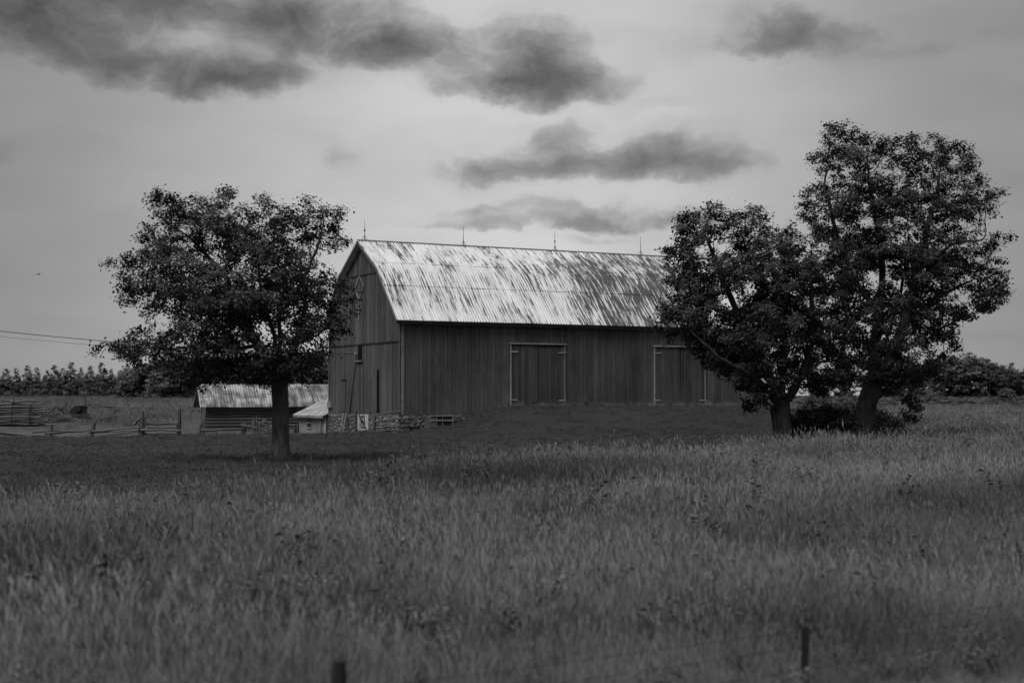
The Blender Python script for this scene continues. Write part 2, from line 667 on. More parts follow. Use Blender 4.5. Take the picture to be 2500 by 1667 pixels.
# gable: three tiers of boards
wall_g = MB().box((.03, BW / 2, (ZB + 6.8) / 2), (.05, BW - .14, 6.8 - ZB)).build('gable_wall', M_core, barn)
SEAM1, SEAM2 = 5.70, 10.15
mb_g = plank_mesh('board', M_gable)
for tier, (z0, z1) in enumerate([(ZB, SEAM1 - .05), (SEAM1 + .03, SEAM2 - .05), (SEAM2 + .03, 13)]):
    n = 46
    cuts = np.linspace(.04, BW - .04, n + 1)
    cuts[1:-1] += rng.uniform(-.045, .045, n - 1)
    for i in range(n):
        a, b = cuts[i] + .006, cuts[i + 1] - .006
        ta, tb = min(z1, roof_z(a) - .13), min(z1, roof_z(b) - .13)
        if min(ta, tb) < z0 + .05:
            continue
        lo = z0 - (rng.uniform(-.03, .06) if tier == 0 else 0)
        dx = rng.uniform(-.012, .012) - (.016 * tier)
        if abs(ta - tb) < 1e-6:
            plank('board', mb_g, (-.012 + dx, (a + b) / 2, (lo + ta) / 2), (.028, b - a, ta - lo), wall_g, rng.normal(0, .001), 'x')
        else:
            m = MB()
            x0, x1 = -.026 + dx, .002 + dx
            m.v = [(x0, a, lo), (x1, a, lo), (x0, b, lo), (x1, b, lo), (x0, a, ta), (x1, a, ta), (x0, b, tb), (x1, b, tb)]
            m.f = [(0, 2, 3, 1), (4, 5, 7, 6), (0, 1, 5, 4), (2, 6, 7, 3), (0, 4, 6, 2), (1, 3, 7, 5)]
            m.build('board', M_gable, wall_g)
for z, (na, nb) in ((SEAM1 - .01, (.02, BW - .02)), (SEAM2 - .01, (BRK[0] + .1, BW - BRK[0] - .1))):
    MB().box((-.06, (na + nb) / 2, z), (.05, nb - na, .07)).build('drip_band', M_band, barn)

# corner boards
MB().box((.10, -.045, (ZB + ZT) / 2 - .02), (.20, .03, ZT - ZB)).build('corner_board', M_trim, barn)
MB().box((-.058, .10, (ZB + ZT) / 2 + .04), (.03, .24, ZT - ZB)).build('corner_board', M_gable, barn)
MB().box((-.058, BW - .10, (ZB + ZT) / 2), (.03, .20, ZT - ZB)).build('corner_board', M_gable, barn)
MB().box((BL - .11, -.045, (ZB + ZT) / 2), (.18, .03, ZT - ZB)).build('corner_board', M_front, barn)

# big double doors
mb_d = plank_mesh('door_board', M_door)
mb_h = plank_mesh('hinge', M_strap)
for k, (a, b) in enumerate(DOORS):
    fr = MB().box((a, -.075, (DTOP + DBOT) / 2 + .06), (.085, .06, DTOP - DBOT + .12)).build('door_post', M_trim, barn)
    MB().box((b, -.075, (DTOP + DBOT) / 2 + .06), (.08, .06, DTOP - DBOT + .12)).build('door_post', M_trim, barn)
    MB().box(((a + b) / 2, -.09, DTOP + .07), (b - a + .22, .10, .10)).build('door_lintel', M_trim, barn)
    MB().box(((a + b) / 2 + .1, -.18, DBOT - .06), (b - a + .5, .42, .12)).build('door_sill', plain_mat('weathered_sill', .22, .85, .1, .35, 3.0), barn)
    MB().box(((a + b) / 2, .045, (DTOP + DBOT) / 2), (b - a, .02, DTOP - DBOT)).build('doorway', M_black, barn)
    mid = (a + b) / 2 + .03
    for j, (l, r) in enumerate(((a + .06, mid - .02), (mid + .03, b - .06))):
        leaf = MB()
        for zz_ in (DBOT + .5, DTOP - .45):
            leaf.box(((l + r) / 2, -.004, zz_), (r - l - .1, .03, .18))
        leaf = leaf.build('barn_door', M_door, barn)
        nb_ = 8
        cuts = np.linspace(l, r, nb_ + 1)
        cuts[1:-1] += rng.uniform(-.04, .04, nb_ - 1)
        lean = (-.010, .012)[j] if k == 1 else (-.004, .006)[j]
        for i in range(nb_):
            lo = DBOT + .03 + rng.uniform(0, .10 if k else .06)
            hi = DTOP - (.04 if j == 0 else .10) - rng.uniform(0, .03)
            plank('board', mb_d, ((cuts[i] + cuts[i + 1]) / 2, -.034 + rng.uniform(-.01, .01), (lo + hi) / 2),
                  (cuts[i + 1] - cuts[i] - .014, .028, hi - lo), leaf, lean)
        for zz_ in (DTOP - .42, DBOT + .42):
            x = a + .2 if j == 0 else b - .2
            plank('hinge', mb_h, (x, -.115, zz_ + rng.uniform(-.05, .05)), (.56, .018, .055), leaf, rng.uniform(-.05, .05))

# eaves, rakes, ridge
M_roof, rg, rb = material('streaked_roof_metal')
co = coords(rg, barn)
sx = rg.n('ShaderNodeSeparateXYZ')
rg.put(sx.inputs[0], co)
skew = rg.n('ShaderNodeCombineXYZ')
rg.put(skew.inputs[0], rg.m('MULTIPLY', sx.outputs[0], 1.0))
rg.put(skew.inputs[1], sx.outputs[1])
pan = rg.m('FLOOR', rg.m('DIVIDE', rg.m('ADD', sx.outputs[0], 3.0), .0662))
pv = rg.n('ShaderNodeCombineXYZ')
rg.put(pv.inputs[0], rg.m('MULTIPLY', pan, 3.71))
rg.put(pv.inputs[1], rg.m('MULTIPLY', sx.outputs[1], .65))
pn, _ = rg.noise(pv.outputs[0], 1.0, 3.0, .6)
st, _ = rg.noise(rg.mapping(skew.outputs[0], (4.2, .62, 0)), 1.5, 4.0, .62)
st2, _ = rg.noise(rg.mapping(skew.outputs[0], (13, 1.6, 0), (4, 2, 0)), 1.3, 3.0, .6)
pat, _ = rg.noise(rg.mapping(skew.outputs[0], (.8, .55, 0), (9, 3, 0)), .9, 3.0, .5)
speck, _ = rg.noise(rg.mapping(skew.outputs[0], (9, 5, 0)), 4.0, 3.0, .7)
worn = rg.m('MULTIPLY', rg.ss(sx.outputs[0], 11.0, 15.5), rg.ss(sx.outputs[0], 25.5, 22.0))
worn = rg.m('MULTIPLY', worn, rg.ss(sx.outputs[1], 5.9, 4.3, .35, 1.0))
sheet_r = objrand(rg)
t = rg.m('MULTIPLY_ADD', pn, .74, rg.m('MULTIPLY_ADD', st, .10, rg.m('MULTIPLY', st2, .14)))
t = rg.m('ADD', t, rg.m('MULTIPLY', rg.lin(pat, .3, .7), .13))
t = rg.m('MULTIPLY_ADD', worn, .105, t)
t = rg.m('MULTIPLY_ADD', speck, .10, t)
t = rg.m('MULTIPLY_ADD', sheet_r, .03, t)
dark = rg.ss(t, .655, .735)
soft = rg.ss(t, .54, .73)
v = rg.m('MULTIPLY', rg.lin(soft, 0, 1, .71, .44), rg.lin(sheet_r, 0, 1, .92, 1.08))
mixv = rg.n('ShaderNodeMix')
rg.put(mixv.inputs[0], dark)
rg.put(mixv.inputs[2], v)
mixv.inputs[3].default_value = .06
ribp = rg.m('FRACT', rg.m('DIVIDE', rg.m('ADD', sx.outputs[0], .42 - .04 + 10 * .19871 + .02), .19871))
rib = rg.ss(rg.m('ABSOLUTE', rg.m('SUBTRACT', ribp, .28)), .05, .17, .38, 1.0)      # darker lines along the ribs
rv = rg.m('MULTIPLY', mixv.outputs[0], rib)
finish(rg, rb, rv, .42, .45, st2, .15, .01)

deck = [EAVE, BRK, RIDGE, (BW - BRK[0], BRK[1]), (BW - EAVE[0], EAVE[1])]
deck_low = [(EAVE[0] + .04, EAVE[1] - .09), (BRK[0] + .06, BRK[1] - .10), (RIDGE[0], RIDGE[1] - .11), (BW - BRK[0] - .06, BRK[1] - .10), (BW - EAVE[0] - .04, EAVE[1] - .09)]
roof = MB().prism([(n, z - .02) for n, z in deck] + deck_low[::-1], -.40, BL + .40).build('roof', M_roof, barn)
ncol, x_lo, x_hi = 28, -.42, BL + .42
cw = (x_hi - x_lo) / ncol


def sheet_mesh(path, lift):
    xs, hs = [0.0], [0.0]
    for k in range(5):
        c = cw * k / 5 + .04
        xs += [c - .026, c - .013, c + .013, c + .026]
        hs += [0, .024, .024, 0]
    xs.append(cw - .002)
    hs.append(0)
    m = MB()
    for i, (n, z) in enumerate(path):
        p0, p1 = path[max(i - 1, 0)], path[min(i + 1, len(path) - 1)]
        t = Vector((p1[0] - p0[0], p1[1] - p0[1])).normalized()
        nn = (-t.y, t.x)
        l = lift + (.012 if i == 0 else 0)
        for x, h in zip(xs, hs):
            m.v.append((x, n + nn[0] * (h + l), z + nn[1] * (h + l)))
    w = len(xs)
    for i in range(len(path) - 1):
        for k in range(w - 1):
            m.f.append((i * w + k, i * w + k + 1, (i + 1) * w + k + 1, (i + 1) * w + k))
    return m.mesh('roof_sheet')


def lerp2(a, b, t):
    return (a[0] + (b[0] - a[0]) * t, a[1] + (b[1] - a[1]) * t)


bend = []
for i in range(7):                        # the sheet curves over the break of the gambrel
    t = i / 6
    p = lerp2(BRK, LAP, .42)
    q = lerp2(BRK, LAP2, .9)
    bend.append((p[0] * (1 - t) ** 2 + 2 * BRK[0] * t * (1 - t) + q[0] * t * t, p[1] * (1 - t) ** 2 + 2 * (BRK[1] - .02) * t * (1 - t) + q[1] * t * t + .01))
rows = [[(EAVE[0] - .05, EAVE[1] - .05), lerp2(EAVE, LAP, .5), lerp2(LAP, BRK, .05)], [LAP] + bend + [lerp2(LAP2, RIDGE, .04)], [LAP2, lerp2(LAP2, RIDGE, .5), RIDGE]]
for r, path in enumerate(rows):
    ms = sheet_mesh(path, .012 + .010 * r)
    ms.materials.append(M_roof)
    for i in range(ncol):
        o = obj('roof_sheet', ms, None, roof, (x_lo + i * cw, rng.uniform(-.012, .012), rng.uniform(-.003, .006)))
        o.rotation_euler = (0, rng.normal(0, .002), 0)
MB().tube([(x_lo, RIDGE[0], RIDGE[1] + .045), (x_hi, RIDGE[0], RIDGE[1] + .045)], .07, 8).build('ridge_cap', plain_mat('ridge_metal', .16, .6, .3, .3), roof)
MB().box((BL / 2, EAVE[0] + .015, EAVE[1] - .17), (BL + .7, .03, .17)).build('fascia', M_fascia, barn)
prof = [(-.37 + .075 * math.cos(a), 6.885 + .075 * math.sin(a)) for a in np.linspace(math.pi, 2 * math.pi, 7)]
prof += [(-.37 + .062 * math.cos(a), 6.885 + .062 * math.sin(a)) for a in np.linspace(2 * math.pi, math.pi, 7)]
MB().prism(prof[::-1], -.42, BL + .42).build('gutter', plain_mat('dull_gutter', .05, .6, .3, .2), barn)
mb_s = plank_mesh('gutter_strap', M_strap)
for i in range(27):
    o = plank('gutter_strap', mb_s, (.3 + i * 1.0 + rng.uniform(-.1, .1), -.33, 6.985), (.035, .24, .012), barn)
    o.rotation_euler = (math.radians(35), 0, rng.uniform(-.25, .25))
# rake boards at both gables
for s in (-.43, BL + .43):
    for a, b in zip(deck[:-1], deck[1:]):
        MB().bar((s, a[0], a[1] - .08), (s, b[0], b[1] - .08), .035, .17).build('rake_board', M_fascia, barn)

# diamond-and-stem ornament on the gable
dia = [c3(278, 378), c3(252, 460), c3(275, 540), c3(308, 440)]
cx_ = sum(p[0] for p in dia) / 4
orn = []
for i in range(4):
    a, b = dia[i], dia[(i + 1) % 4]
    MB().bar((-.09, a[0], a[1]), (-.09, b[0], b[1]), .028, .085).build('ornament_strip', M_trim, barn)
e0, e1 = c3(275, 545), c3(278, 672)
MB().bar((-.09, e0[0], e0[1]), (-.09, e0[0] - .02, e1[1]), .028, .10).build('ornament_strip', M_trim, barn)
# small window with sill, tall slot, boarded hatch
n0, z0 = c3(282, 905)
w = MB().box((-.05, n0, z0), (.03, .62, 1.05)).build('gable_window', M_black, barn)
MB().box((-.075, n0 + .33, z0), (.03, .07, 1.05)).build('window_frame', M_gable, w)
n1, z1 = c3(280, 956)
MB().box((-.11, n1, z1), (.14, 1.15, .07)).build('window_sill', M_trim, w)
n0, z0 = c3(405, 1010)
n1, z1 = c3(408, 1308)
sl = MB()
k = 8
ring = [(n0 + .18 * math.cos(a), z0 - .2 + .2 * math.sin(a)) for a in np.linspace(0, math.pi, k)]
ring = [(n0 + .18, z1)] + ring + [(n0 - .18, z1)]
sl.v = [(-.052, n, z) for n, z in ring] + [(-.03, n, z) for n, z in ring]
m_ = len(ring)
sl.f = [tuple(range(m_)), tuple(range(2 * m_ - 1, m_ - 1, -1))] + [(i, m_ + i, m_ + (i + 1) % m_, (i + 1) % m_) for i in range(m_)]
sl.build('slot_opening', M_black, barn)
n0, z0 = c3(172, 1085)
n1, z1 = c3(172, 1300)
ht = MB().box((-.055, n0, (z0 + z1) / 2), (.025, .55, z0 - z1)).build('boarded_hatch', M_gable, barn)
MB().box((-.075, n0, z0 + .02), (.05, .95, .08)).build('hatch_lintel', M_iron, ht)
n0, z0 = c3(80, 1252)
MB().box((-.10, n0, z0), (.12, .72, .42)).build('meter_box', plain_mat('grey_box', .18, .6, .2, .1), barn)
n0, z0 = c3(259, 908)
MB().tube([(-.05, n0, z0), (-.22, n0, z0)], [.05, .07], 8).build('insulator', M_white, barn)
WIRE_END = (n0, z0)

# lightning rods on the ridge
for k, px in enumerate((889, 1131, 1355, 1565)):
    s, _ = on_front(px, 600, BW / 2)
    zr = RIDGE[1] + .09
    rod = MB().tube([(s, BW / 2, zr), (s, BW / 2, zr + .55), (s, BW / 2, zr + 1.32)], [.022, .018, .008], 6).build('lightning_rod', M_iron, barn)
    for dx, dy in ((.2, 0), (-.2, 0), (0, -.22)):
        MB().tube([(s + dx, BW / 2 + dy, zr - .03 - abs(dy) * .55), (s, BW / 2, zr + .32)], .012, 5).build('brace', M_iron, rod)
    if k in (0, 2):
        ball = MB()
        rr = .062
        ball.tube([(s, BW / 2, zr + .62 + rr * math.sin(a)) for a in np.linspace(-1.5, 1.5, 7)], [max(.012, rr * math.cos(a)) for a in np.linspace(-1.5, 1.5, 7)], 10)
        ball.build('glass_ball', M_iron, rod, True)

# field-stone foundation: every stone
found = MB()
found.box((2.9, -.005, .2), (6.0, .05, 2.05))
found = found.build('foundation', M_mortar, barn)
MB().box((-.005, BW / 2, .05), (.05, BW - .02, 2.34)).build('gable_foundation', M_mortar, found)
M_stone, sg, sb = material('field_stone')
r_ = objrand(sg)
n_, _ = sg.noise(coords(sg, barn), 9.0, 4.0, .6)
v_ = sg.m('MULTIPLY', sg.lin(r_, 0, 1, .06, .18), sg.lin(n_, .3, .7, .75, 1.25))
finish(sg, sb, v_, .9, .15, n_, .6, .02)


def stone_mesh(seed):
    r = np.random.default_rng(seed)
    m = MB()
    k = 9
    an = np.linspace(0, 2 * math.pi, k, endpoint=False) + r.uniform(-.15, .15, k)
    rad = []
    for a in an:                       # rounded rectangle
        c, s = math.cos(a), math.sin(a)
        rad.append(.5 / max(abs(c) ** 3 + abs(s) ** 3, .2) ** (1 / 3) * r.uniform(.80, 1.0))
    for depth, shrink in ((.03, 1.0), (-.04, .96), (-.06, .78)):
        for a, q in zip(an, rad):
            m.v.append((math.cos(a) * q * shrink, depth + r.uniform(-.006, .006), math.sin(a) * q * shrink))
    for i in range(k):
        j = (i + 1) % k
        for lay in range(2):
            m.f.append((lay * k + i, lay * k + j, (lay + 1) * k + j, (lay + 1) * k + i))
    m.f.append(tuple(2 * k + i for i in range(k)))
    me = m.mesh('stone', True)
    me.materials.append(M_stone)
    return me


stones = [stone_mesh(s) for s in range(8)]


def lay_stones(lo, hi, zlo, zhi, put, skip, tries):
    """rubble: stones of all sizes fitted into what room is left, big ones first"""
    got = []
    for t in range(tries):
        big = 1 - t / tries
        w = random.uniform(.15, .22 + .20 * big)
        h = w * random.uniform(.55, .9)
        a, z = random.uniform(lo + w / 2, hi - w / 2), random.uniform(zlo + h / 2, zhi - h / 2)
        if skip(a, z):
            continue
        if any(abs(a - q[0]) < (w + q[2]) * .47 and abs(z - q[1]) < (h + q[3]) * .47 for q in got):
            continue
        got.append((a, z, w, h))
        put(a, z, w, h)


def put_front(a, z, w, h):
    o = obj('stone', random.choice(stones), None, found, (a, -.035, z), (0, random.uniform(-.06, .06) + random.choice((0, math.pi)), 0))
    o.scale = (w * 1.08, .55, h * 1.12)


def put_gable(a, z, w, h):
    o = obj('stone', random.choice(stones), None, found, (-.035, a, z), (0, random.uniform(-.06, .06), -math.pi / 2))
    o.scale = (w * 1.08, .55, h * 1.12)


def buried_f(a, z):
    x, y = BX + DL[0] * a, BY + DL[1] * a
    return z < H(x, y) - .2 or (2.35 < a < 3.45 and .35 < z < 1.15) or (1.55 < a < 2.3 and .25 < z < 1.0)


def buried_g(a, z):
    x, y = BX + DG[0] * a, BY + DG[1] * a
    return z < H(x, y) - .2 or (5.0 < a < 7.2 and .2 < z < 1.2)


lay_stones(.02, 5.6, -.1, 1.2, put_front, buried_f, 1500)
lay_stones(.02, BW - .02, -.7, 1.2, put_gable, buried_g, 3500)
# whitewashed bay with a sash, concrete patch and basement window
n0, z0 = on_gable(892, 1022)
bay = MB().box((-.045, 6.1, .68), (.05, 2.1, 1.0)).build('whitewashed_bay', M_white, found)
sash = MB()
for dn in (-.28, 0, .28):
    sash.box((-.09, 5.9 + dn, .72), (.03, .05, .78))
for dz in (-.36, 0, .36):
    sash.box((-.092, 5.9, .72 + dz), (.03, .6, .05))
sash.build('basement_sash', M_iron, bay)
MB().bar((-.13, 6.5, 1.15), (-.13, 5.2, .25), .05, .05).build('leaning_stick', M_iron, bay)
MB().box((1.93, -.05, .62), (.74, .05, .78)).build('concrete_patch', plain_mat('rough_concrete', .12, .9, .1, .25, 5.0), found)
s0, zt_ = on_front(1051, 1014)
s1, zb_ = on_front(1104, 1043)
zt_, zb_ = 1.16, zb_ + .05
win = MB().box(((s0 + s1) / 2, -.035, (zt_ + zb_) / 2), (s1 - s0, .02, zt_ - zb_)).build('basement_window', M_glass, found)
for zz_ in (zt_, (zt_ + zb_) / 2 + .05, zb_):
    MB().box(((s0 + s1) / 2, -.085, zz_), (s1 - s0 + .12, .07, .07)).build('window_rail', M_trim if zz_ > zb_ else M_fascia, win)
for t_ in (0, .26, .53, 1):
    MB().box((s0 + (s1 - s0) * t_, -.075, (zt_ + zb_) / 2), (.10 if t_ == 1 else .05, .06, zt_ - zb_ - .07)).build('window_stile', M_fascia, win)
MB().box((.9, -.06, .32), (.7, .06, .30)).build('drain_hole', M_black, found)


def barn_to_world(s, n, z):
    p = np.array([BX, BY]) + s * DL + n * DG
    return Vector((p[0], p[1], z))


# ------------------------------------------------------------------ fences, rails, ladder
M_rail = wood_mat('silvered_rail', .05, .16, None, streak=(.6, 9, 9), rnd=.3)
M_post = wood_mat('silvered_post', .04, .11, None, streak=(9, 9, .7), rnd=.25)


def rail_mesh(seed, sides=6):
    r = np.random.default_rng(seed)
    m = MB()
    k = 5
    for i in range(k):
        t = i / (k - 1)
        oy, oz = r.uniform(-.035, .035, 2) * (0 if i in (0, k - 1) else 1)
        for j in range(sides):
            a = 2 * math.pi * j / sides
            q = (.085 - .03 * t) * r.uniform(.75, 1.15)
            m.v.append((t, oy + math.cos(a) * q, oz + math.sin(a) * q * .85))
    for i in range(k - 1):
        for j in range(sides):
            j2 = (j + 1) % sides
            m.f.append((i * sides + j, (i + 1) * sides + j, (i + 1) * sides + j2, i * sides + j2))
    m.f.append(tuple(range(sides)))
    m.f.append(tuple((k - 1) * sides + j for j in reversed(range(sides))))
    return m.mesh('rail')


rails = [rail_mesh(s) for s in range(5)]
for q in rails:
    q.materials.append(M_rail)


def rail(p0, p1, parent=None, name='rail', thick=1.0, k=None):
    p0, p1 = Vector(p0), Vector(p1)
    d = p1 - p0
    me = rails[k % 5] if k is not None else random.choice(rails)
    o = obj(name, me, None, parent, p0)
    o.rotation_euler = d.to_track_quat('X', 'Z').to_euler()
    o.scale = (d.length, thick, thick)
    return o


def post(foot, top, r, parent, mat=None, name='post'):
    f, t = Vector(foot), Vector(top)
    m = MB().tube([f, f.lerp(t, .35), f.lerp(t, .75), t], [r * 1.05, r * .95, r, r * .8], 7)
    return m.build(name, mat or M_post, parent)


def rel(root, p):
    return Vector(p) - root.location


def base_at(px, d):
    x = (px - 1250) / F * d
    return Vector((x, d, H(x, d)))


# sagging split-rail fence on the left
D1 = 92.5
fn = thing('split_rail_fence', 'sagging old split-rail fence with leaning posts left of the shed', 'fence', base_at(230, D1))
for (bx, tx, ty, r) in [(124, 128, 1036, .10), (220, 233, 1029, .12), (344, 348, 1003, .17), (440, 439, 999, .12), (352, 354, 1020, .07), (441, 433, 1034, .07)]:
    b = base_at(bx, D1)
    post(rel(fn, b - Vector((0, 0, .4))), rel(fn, at(tx, ty, D1 - .1)), r, fn)
for (x0, y0, x1, y1, dd) in [(-30, 1051, 95, 1068, -.3), (-20, 1056, 160, 1066, .1), (82, 1055, 160, 1051, .3), (112, 1058, 222, 1051, -.35), (92, 1064, 235, 1067, .2), (222, 1053, 345, 1043, -.3),
                             (215, 1056, 340, 1050, .2), (228, 1068, 340, 1052, -.2), (300, 1069, 345, 1065, .3), (345, 1049, 445, 1051, -.3), (345, 1058, 442, 1059, .1), (360, 1033, 436, 1034, .3), (362, 1044, 432, 1044, .2),
                             (326, 1036, 346, 1018, -.2)]:
    rail(rel(fn, at(x0, y0, D1 + dd)), rel(fn, at(x1, y1, D1 + dd)), fn, thick=random.uniform(1.0, 1.45))
fn2 = thing('split_rail_fence', 'split-rail fence with cross-braced post in front of the log shed', 'fence', base_at(595, D1))
for (bx, tx, ty, r) in [(486, 491, 1035, .10), (494, 503, 1004, .06), (595, 598, 1032, .16), (586, 596, 1050, .12), (622, 621, 1018, .10), (629, 628, 1016, .06)]:
    b = base_at(bx, D1 + (3 if bx > 610 else 0))
    post(rel(fn2, b - Vector((0, 0, .4))), rel(fn2, at(tx, ty, b.y)), r, fn2)
for (x0, y0, x1, y1, dd) in [(492, 1050, 592, 1047, -.2), (492, 1064, 606, 1063, .2), (490, 1074, 590, 1075, -.3), (588, 1037, 668, 1048, -.3), (600, 1042, 668, 1053, .2), (600, 1058, 668, 1064, -.2),
                             (598, 1071, 668, 1066, .1), (625, 1029, 645, 1036, 2.6), (650, 1045, 658, 1030, 2.2), (655, 1048, 700, 1052, 0)]:
    rail(rel(fn2, at(x0, y0, D1 + dd)), rel(fn2, at(x1, y1, D1 + dd)), fn2, thick=random.uniform(1.0, 1.45))
gt = thing('slatted_gate', 'small weathered slatted gate between tree trunk and milk house', 'gate', base_at(710, 94))
for (bx, w) in [(702, .1), (720, .14), (727, .2)]:
    b = base_at(bx, 94)
    post(rel(gt, b - Vector((0, 0, .3))), rel(gt, at(bx, 1034 + (bx % 3) * 2, 94)), w * .6, gt)
for y in (1037, 1045, 1051, 1057, 1063, 1069):
    rail(rel(gt, at(698, y, 93.8)), rel(gt, at(721, y + .5, 93.8)), gt, 'slat', .55)

# rail gate at the barn corner
rg0 = barn_to_world(-.9, 3.6, 0)
rg0.z = H(rg0.x, rg0.y)
gate = thing('rail_gate', 'crooked pole gate leaning along the barn foundation at its near corner', 'gate', rg0)


def gatep(px, py, s=-.8):
    n, z = on_gable(px, py, s)
    return rel(gate, barn_to_world(s, n, z))


post(gatep(914, 1058), gatep(916, 1011), .10, gate)
post(gatep(977, 1057), gatep(977, 1000), .09, gate)
for (x0, y0, x1, y1) in [(918, 1013, 983, 1003), (917, 1029, 981, 1021), (919, 1043, 978, 1039), (915, 1053, 984, 1048), (955, 1056, 984, 1053)]:
    rail(gatep(x0, y0, -.95), gatep(x1, y1, -.95), gate, 'rail', .9)
rail(gatep(942, 1046, -.7), gatep(930, 1016, -.7), gate, 'stay', .7)
pp = barn_to_world(-.35, 8.3, 0)
n0, z0 = on_gable(870.5, 1012, -.35)
q = barn_to_world(-.35, n0, 0)
pst = thing('fence_post', 'dark upright post against the stone foundation left of the pole gate', 'post', (q.x, q.y, H(q.x, q.y)))
post((0, 0, -.3), (0, 0, z0 - H(q.x, q.y) + .25), .08, pst)

# ladder and leaning pole against the gable
n0, z0 = on_gable(839, 1009, -.12)
n1, z1 = on_gable(827, 1065, -1.0)
a0, a1 = barn_to_world(-.12, n0, z0), barn_to_world(-1.0, n1, 0)
a1.z = H(a1.x, a1.y)
ladder = thing('ladder', 'short wooden ladder leaning on the stone foundation beside the milk house', 'ladder', a1)
wv = Vector((DG[0], DG[1], 0)) * -.55
for o_ in (Vector((0, 0, 0)), wv):
    MB().bar(rel(ladder, a1 + o_), rel(ladder, a0 + o_), .07, .09).build('stile', M_rail, ladder)
for i in range(6):
    t = .08 + i * .165
    p = a1.lerp(a0, t)
    MB().bar(rel(ladder, p), rel(ladder, p + wv), .05, .09).build('rung', M_rail, ladder)
n0, z0 = c3(262, 905)
n1, z1 = c3(214, 1305)
MB().tube([(-.11, n0, z0), (-.12, (n0 + n1) / 2, (z0 + z1) / 2 - .03), (-.12, n1, z1)], [.035, .045, .05], 7).build('nailed_pole', M_fascia, barn)

# ------------------------------------------------------------------ milk house behind the barn corner
mh = thing('milk_house', 'small pale stucco outbuilding with ribbed metal roof beside the barn', 'outbuilding', (BX, BY, 0), BYAW)
M_stucco = plain_mat('pale_stucco', .20, .9, .1, .12, 1.2)
M_roof2, rg2, rb2 = material('milk_house_roof')
cc = coords(rg2, mh)
nn_, _ = rg2.noise(rg2.mapping(cc, (.8, 5.0, 0)), 1.6, 4.0, .6)
finish(rg2, rb2, rg2.lin(rg2.ss(nn_, .42, .62), 0, 1, .5, .13), .5, .4)
N0, N1, S0, S1, ZE, ZR = 12.75, 18.3, -.04, 5.2, .97, 2.30
MB().prism([(N0, -1.5), (N1, -1.5), (N1, ZE + .08), (N0, ZE + .08)], S0, S1).build('wall', M_stucco, mh)
for side in (0, 1):
    pa = (S0 - .32, ZE - .02) if side == 0 else (S1 + .32, ZE - .02)
    pb = ((S0 + S1) / 2, ZR)
    d = Vector((pb[0] - pa[0], 0, pb[1] - pa[1]))
    nrm = Vector((-d.z, 0, d.x)).normalized() * (1 if side == 0 else -1)
    slab = MB()
    for t_, h_ in ((0, 0), (1, 0), (1, .06), (0, .06)):
        for nn in (N0 - .2, N1 + .35):
            slab.v.append((pa[0] + d.x * t_ + nrm.x * h_, nn, pa[1] + d.z * t_ + nrm.z * h_))
    slab.f = [(0, 1, 3, 2), (2, 3, 5, 4), (4, 5, 7, 6), (6, 7, 1, 0), (0, 2, 4, 6), (1, 7, 5, 3)]
    rf = slab.build('roof', M_roof2, mh)
    if side == 0:
        for i in range(13):
            nn = N0 - .18 + i * (N1 - N0 + .5) / 12
            MB().bar((pa[0] + nrm.x * .07, nn, pa[1] + nrm.z * .07), (pb[0] + nrm.x * .07, nn, pb[1] + nrm.z * .07), .05, .035).build('roof_rib', M_roof2, rf)
ge = MB().prism([(S0 + .02, ZE), (S1 - .02, ZE), ((S0 + S1) / 2, ZR - .1)], 0, .08).build('gable_end', M_stucco, mh)
ge.rotation_euler = (0, 0, math.pi / 2)
ge.location = (0, N1 - .09, 0)
ge.scale = (1, -1, 1)
MB().box((S0 - .30, (N0 + N1) / 2 + .08, ZE - .06), (.05, N1 - N0 + .5, .12)).build('fascia', M_trim, mh)
n0, zt_ = on_gable(756, 1019, -.04)
_, zb_ = on_gable(756, 1044, -.04)
wd = MB().box((S0 - .012, n0, (zt_ + zb_) / 2), (.02, .8, zt_ - zb_)).build('window', M_glass, mh)
for dz in (zt_, (zt_ + zb_) / 2, zb_):
    MB().box((S0 - .04, n0, dz), (.05, .9, .06)).build('window_bar', M_white, wd)
n0, _ = on_gable(796, 1040, -.04)
MB().box((S0 - .03, n0, -.2), (.05, .2, 2.3)).build('corner_trim', M_white, mh)
MB().tube([(S0 - .1, n0 + .75, ZE), (S0 - .1, n0 + .75, -1.2)], .05, 8).build('downpipe', M_stucco, mh)

# ------------------------------------------------------------------ log shed
SY = math.radians(18)
so = at(507, 1040, 106.5)
shed = thing('log_shed', 'long low log shed with rusty corrugated roof behind the rail fence', 'shed', (so.x, so.y, 0), SY)
M_log = wood_mat('dark_logs', .06, .13, shed, streak=(.25, 6, 6), rnd=.35)
M_roof3, rg3, rb3 = material('rusty_corrugated')
cc = coords(rg3, shed)
a_, _ = rg3.noise(rg3.mapping(cc, (2.2, .55, 0)), 1.3, 4.0, .6)
b_, _ = rg3.noise(rg3.mapping(cc, (.35, .8, 0), (3, 1, 0)), 1.0, 3.0, .5)
t_ = rg3.m('MULTIPLY_ADD', a_, .6, rg3.m('MULTIPLY', b_, .5))
sx3 = rg3.n('ShaderNodeSeparateXYZ')
rg3.put(sx3.inputs[0], cc)
wave = rg3.m('SINE', rg3.m('MULTIPLY', sx3.outputs[0], 2 * math.pi / .194))
lapl = rg3.ss(rg3.m('ABSOLUTE', rg3.m('SUBTRACT', sx3.outputs[1], .75)), .0, .06, .6, 1.0)
finish(rg3, rb3, rg3.m('MULTIPLY', rg3.m('MULTIPLY', rg3.lin(rg3.ss(t_, .40, .66), 0, 1, .44, .07), rg3.lin(wave, -1, 1, .55, 1.1)), lapl), .5, .35)
SL, SW, SE, SR, SB = 13.0, 4.6, 1.74, 3.22, -.9
